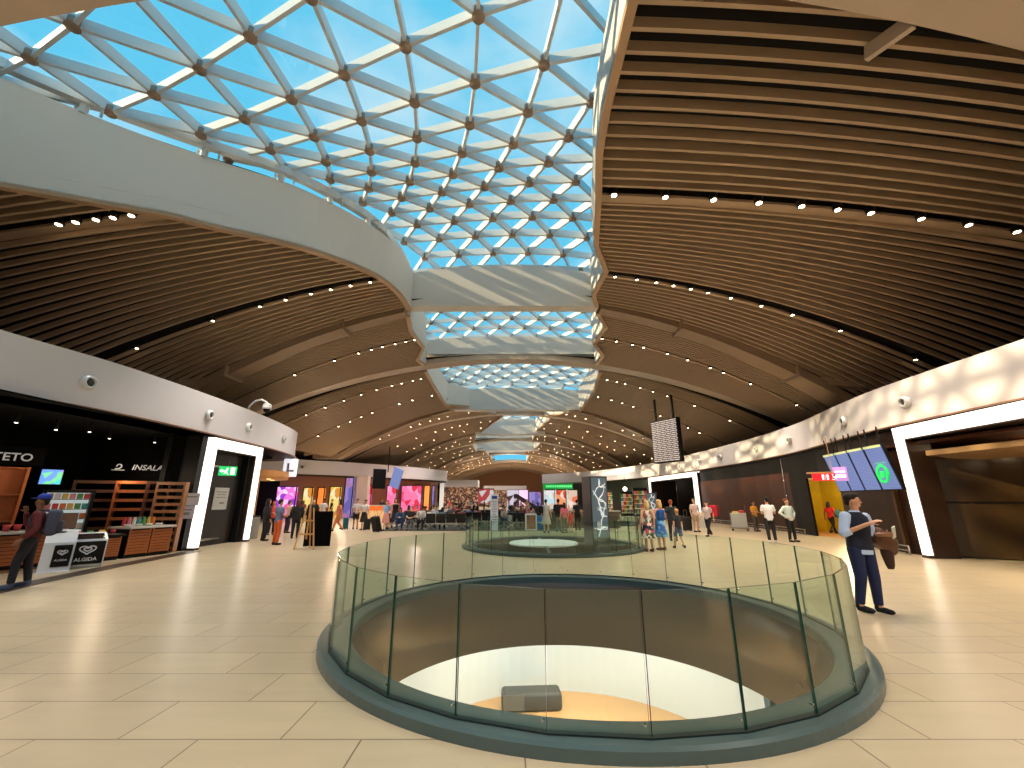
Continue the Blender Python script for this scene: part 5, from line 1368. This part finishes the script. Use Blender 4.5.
person(F0(363, 530), R(-10), 'stand', 1.70, 'person in white top and long black skirt in front of the white column', (216, 206, 206), (22, 22, 26), 'tan', (60, 36, 28), 'bun', botk='skirt')
suitcase(F0(366.5, 530.5), R(20), .6, (18, 18, 20), 'black suitcase beside the long black skirt')
person(F0(385, 531), R(-30), 'walk', 1.66, 'woman in a light blue top and pink skirt pulling a black case', (150, 176, 220), (226, 150, 140), 'light', (150, 90, 60), 'bun', botk='skirt')
suitcase(F0(377.5, 532), R(-35), .8, (20, 20, 24), 'black tilted case pulled by the woman in light blue', R(18))
person(F0(394, 529.5), R(25), 'walk', 1.82, 'tall woman in a black dress walking left of the seat rows', None, None, 'tan', (26, 20, 20), 'long', extra=[('dress', (16, 16, 20))])
# behind the second ring
person(F0(546.5, 533), R(160), 'stand', 1.72, 'woman in a long pale skirt with a black bag behind the second glass ring', (220, 216, 210), (206, 200, 190), 'light', (30, 22, 20), 'bun', botk='skirt')
backpack(V(F0(543, 533))+V((-.1, -.2, 1.2)), R(160+180), .8, (20, 20, 22), 'black bag of the woman in the long pale skirt')
person(F0(559, 532), R(170), 'fold', 1.74, 'person in a black top and grey trousers left of the child in red', (18, 18, 20), (130, 126, 116), 'tan', (22, 18, 18), topk='jacket')
person(F0(565, 533), R(200), 'stand', 1.55, 'person in a pink top between the black top and the child', (226, 120, 140), (120, 110, 100), 'light', (60, 30, 24), 'long')
person(F0(571, 532.5), R(10), 'stand', 1.12, 'small child in a red outfit behind the second glass ring', (226, 70, 60), (220, 80, 70), 'light', (120, 70, 50), botk='shorts')
person(F0(578, 530), R(150), 'stand', 1.70, 'person in dark clothes right of the child in red', (30, 30, 34), (26, 26, 30), 'tan', (20, 18, 18))

# ------------------------------------------------------------------ seat rows and seated people
def bench(loc, rz, n, label):
    t = empty('airport_seats', loc, rz, label, 'seats', 'black beam seats in the waiting area')
    w = .6*n
    bm = NB(); box(bm, (-w/2, -.04, .3), (w/2, .04, .37)); obj('beam', bm, CHROME, t)
    for k in range(n):
        x = -w/2+.3+.6*k
        bm = NB(); rbox(bm, (x, -.1, .43), (.54, .5, .05), .02); obj('seat', bm, mat('seat_black', (20, 20, 22), .4), t)
        bm = NB(); cbox(bm, (x, .2, .68), (.54, .05, .5), rx=R(-14)); obj('backrest', bm, _M['seat_black'], t)
    for k in range(n+1):
        x = -w/2+.6*k
        bm = NB(); bar(bm, (x, -.34, .6), (x, .14, .6), .04, .03); bar(bm, (x, .12, .36), (x, .12, .6), .03, .03); obj('armrest', bm, CHROME, t)
    for x in (-w/2+.25, w/2-.25):
        bm = NB(); bar(bm, (x-.26, -.22, .015), (x+.26, .2, .36), .05, .04); bar(bm, (x+.26, -.22, .015), (x-.26, .2, .36), .05, .04); obj('leg', bm, mat('seat_leg', (226, 226, 222), .25, metal=.3), t)
    return t
struct('floor_waiting_carpet', box(NB(), (-7.8, 24.8, 0), (3.2, 40, .008)), mat('carpet_dark', (56, 58, 52), .9))
BR = [(-6.3, 25.8, 8, 4), (-3.9, 25.9, 180, 4), (.9, 27.2, 175, 4), (-5.4, 28.6, 0, 4), (-2.6, 28.8, 180, 4), (.4, 29.0, 0, 4), (-6.6, 31.5, 180, 4), (-3.6, 31.8, 0, 4), (-.4, 32.0, 180, 4), (-5.5, 35.0, 0, 4), (-2.2, 35.2, 180, 4), (1.2, 35.4, 0, 4)]
plc = ['front row by the tall woman in black', 'front row, left of the white totem', 'front row, right of the white totem', 'second row, left end', 'second row, middle', 'second row, right end', 'third row, left end', 'third row, middle', 'third row, right end', 'back row, left end', 'back row, middle', 'back row, right end']
TOPC = [(150, 110, 110), (60, 90, 130), (24, 24, 28), (196, 186, 180), (130, 60, 60), (90, 110, 120), (220, 210, 206), (40, 44, 60), (170, 130, 100), (80, 80, 86), (200, 90, 80), (28, 34, 44), (150, 160, 170)]
TN = ['mauve', 'denim blue', 'black', 'pale grey', 'dark red', 'grey-green', 'white', 'dark navy', 'tan', 'mid grey', 'coral', 'blue-black', 'silver grey']
BOTC = [(30, 30, 36), (46, 70, 120), (70, 70, 74), (24, 24, 26), (150, 140, 126)]
HRC = [(24, 18, 16), (60, 36, 24), (120, 80, 50), (18, 16, 16), (90, 50, 34)]
ci = 0
for b, (x, y, rz, n) in enumerate(BR):
    bench((x, y, 0), R(rz), n, 'black seats on crossed legs, ' + plc[b])
    Mb2 = Matrix.Translation((x, y, 0)) @ Matrix.Rotation(R(rz), 4, 'Z')
    for k in range(n):
        if (b*7+k*5) % 4 == 0: continue
        q = Mb2 @ V((-.6*n/2+.3+.6*k, .02, .04)); pn = ('sit', 'sitlean', 'sitfwd')[(b+k*2) % 3]; ci += 1
        person((q.x, q.y, 0.02), R(rz), pn, 1.70+.03*(ci % 4), 'seated person in %s, seat %s, %s' % (TN[ci % 13], ('one', 'two', 'three', 'four')[k], plc[b]), TOPC[ci % 13], BOTC[ci % 5], ('light', 'tan', 'light', 'dark')[ci % 4], HRC[ci % 5], ('short', 'long', 'bun', 'short')[ci % 4], group='seated travellers', topk=('tee', 'shirt')[ci % 2])
# standing and walking crowd farther back
CR = [(408,521),(418,519),(427,520),(436,518),(449,522),(455,517),(462,519),(470,516),(484,518),(497,517),(503,520),(509,515),(515,518),(521,516),(527,517),(533,515),(538,518),(600,518),(330,520),(381,518),(343,518),(301,523)]
for k, (px, py) in enumerate(CR):
    if 395 < px < 545: py = 511 + (py*7) % 5
    person(F0(px, py), R((k*77) % 360), ('stand', 'walk', 'fold')[k % 3], 1.62+.04*(k % 5), 'small distant figure in a %s top, number %s from the left in the far crowd' % (TN[(k*5+3) % 13], k+1) if False else 'distant %s figure in a %s top and %s trousers %s' % (('standing', 'walking', 'waiting')[k % 3], TN[(k*5+3) % 13], ('black', 'blue', 'grey', 'dark', 'khaki')[k % 5], 'far back beyond the seats' if px > 395 and px < 545 else 'near the distant shops'), TOPC[(k*5+3) % 13], BOTC[k % 5], ('light', 'tan')[k % 2], HRC[(k*2) % 5], ('short', 'long')[k % 2], group='people beyond the seats')

# ------------------------------------------------------------------ light
w = bpy.data.worlds.new('sky'); SC.world = w; w.use_nodes = True
nt = w.node_tree; bg = nt.nodes['Background']; L = nt.links.new
tc = nt.nodes.new('ShaderNodeTexCoord'); nz = nt.nodes.new('ShaderNodeTexNoise'); nz.inputs['Scale'].default_value = 2.6; nz.inputs['Detail'].default_value = 5
mp = nt.nodes.new('ShaderNodeMapping'); mp.inputs['Scale'].default_value = (1, 1, 2.2); L(tc.outputs['Generated'], mp.inputs[0]); L(mp.outputs[0], nz.inputs['Vector'])
cr = nt.nodes.new('ShaderNodeValToRGB'); cr.color_ramp.elements[0].position = .50; cr.color_ramp.elements[0].color = (*lin((82, 168, 200)), 1)
cr.color_ramp.elements[1].position = .78; cr.color_ramp.elements[1].color = (*lin((172, 196, 206)), 1)
L(nz.outputs['Fac'], cr.inputs[0]); L(cr.outputs[0], bg.inputs['Color']); bg.inputs['Strength'].default_value = 1.6
sd = bpy.data.lights.new('sun', 'SUN'); sd.energy = 8.5; sd.angle = R(1.3); sd.color = (1, .78, .45)
so = bpy.data.objects.new('sun', sd); COL.objects.link(so)
so.rotation_euler = V((2.0, .28, -1.0)).to_track_quat('-Z', 'Y').to_euler()
def lamp(kind, loc, e, col, size=.2, rot=None, spot=None, name='lamp'):
    d = bpy.data.lights.new(name, kind); d.energy = e; d.color = col
    if kind == 'AREA': d.size = size
    elif kind in ('POINT', 'SPOT'): d.shadow_soft_size = size
    if kind == 'SPOT': d.spot_size = spot; d.spot_blend = .8
    o = bpy.data.objects.new(name, d); o.location = loc
    if rot: o.rotation_euler = rot
    COL.objects.link(o); return o
WARM = (1, .87, .71); NEUT = (1, .90, .78)
for k, (x, y) in enumerate(LAMPS):
    if y < 12 or (y < 35 and k % 2 == 0) or (y >= 35 and k % 6 == 0):
        e = 620 if y < 12 else (800 if y < 35 else 2200)
        lamp('SPOT', (x, y, ceil_z(x, y)-.12), e, (1, .84, .64) if x > 0 else (1, .90, .78), .09, None, R(110), 'hall_spot')
for x, y in ((-7, -8), (7, -8), (-9, 2), (8, 1), (-3, -4), (4, -4), (-9, -2), (9, -3)):  # unseen fills added behind and above the camera to brighten the floor
    lamp('SPOT', (x, y, 10), 1900, NEUT, .3, None, R(130), 'hall_spot')
# unseen area lights added under the slab to brighten the white wall
for x, y in ((0, 14.5), (3.4, 14.5), (1.6, 11.5)): lamp('AREA', (x, y, -1.4), 160, (1, .95, .88), 1.2, name='lower_fill')
# deli and shop lamps, plus unseen fills added to brighten the far hall
for x, y in ((-13.1, 10.4), (-12.8, 12.2), (-12.6, 13.9), (-13.6, 15)): lamp('POINT', (x, y, 2.5), 20, (1, .78, .55), .1, name='deli_lamp')
for x, y, z, e, c in ((-14.6, 22.2, 2.5, 120, (1, .74, .42)), (-15, 38, 3.6, 300, (1, .75, .5)), (-10, 46, 3.4, 300, (1, .7, .6)), (16.3, 21.5, 2.5, 200, (1, .85, .45)), (14.6, 11.4, 3.2, 26, (1, .75, .45)), (12, 50, 3.4, 260, (1, .85, .6)), (16.8, 38, 3.4, 60, (1, .8, .6)), (0, 78, 4.0, 900, (1, .8, .6)), (0, 112, 4.0, 2500, (1, .72, .5)), (-8, 96, 6.0, 1200, (1, .75, .5)), (8, 90, 6.0, 1200, (1, .75, .5))):
    lamp('POINT', (x, y, z), e, c, .15, name='interior_lamp')
SC.view_settings.view_transform = 'Standard'; SC.view_settings.look = 'None'; SC.view_settings.gamma = 1.0
SC.view_settings.use_curve_mapping = False
SC.view_settings.exposure = 0.0
SC.cycles.max_bounces = 8; SC.cycles.transparent_max_bounces = 24; SC.cycles.diffuse_bounces = 3; SC.cycles.glossy_bounces = 3
SC.cycles.sample_clamp_indirect = 4.0
print('people', NP, 'spots', n_sp, 'objects', len(COL.objects))
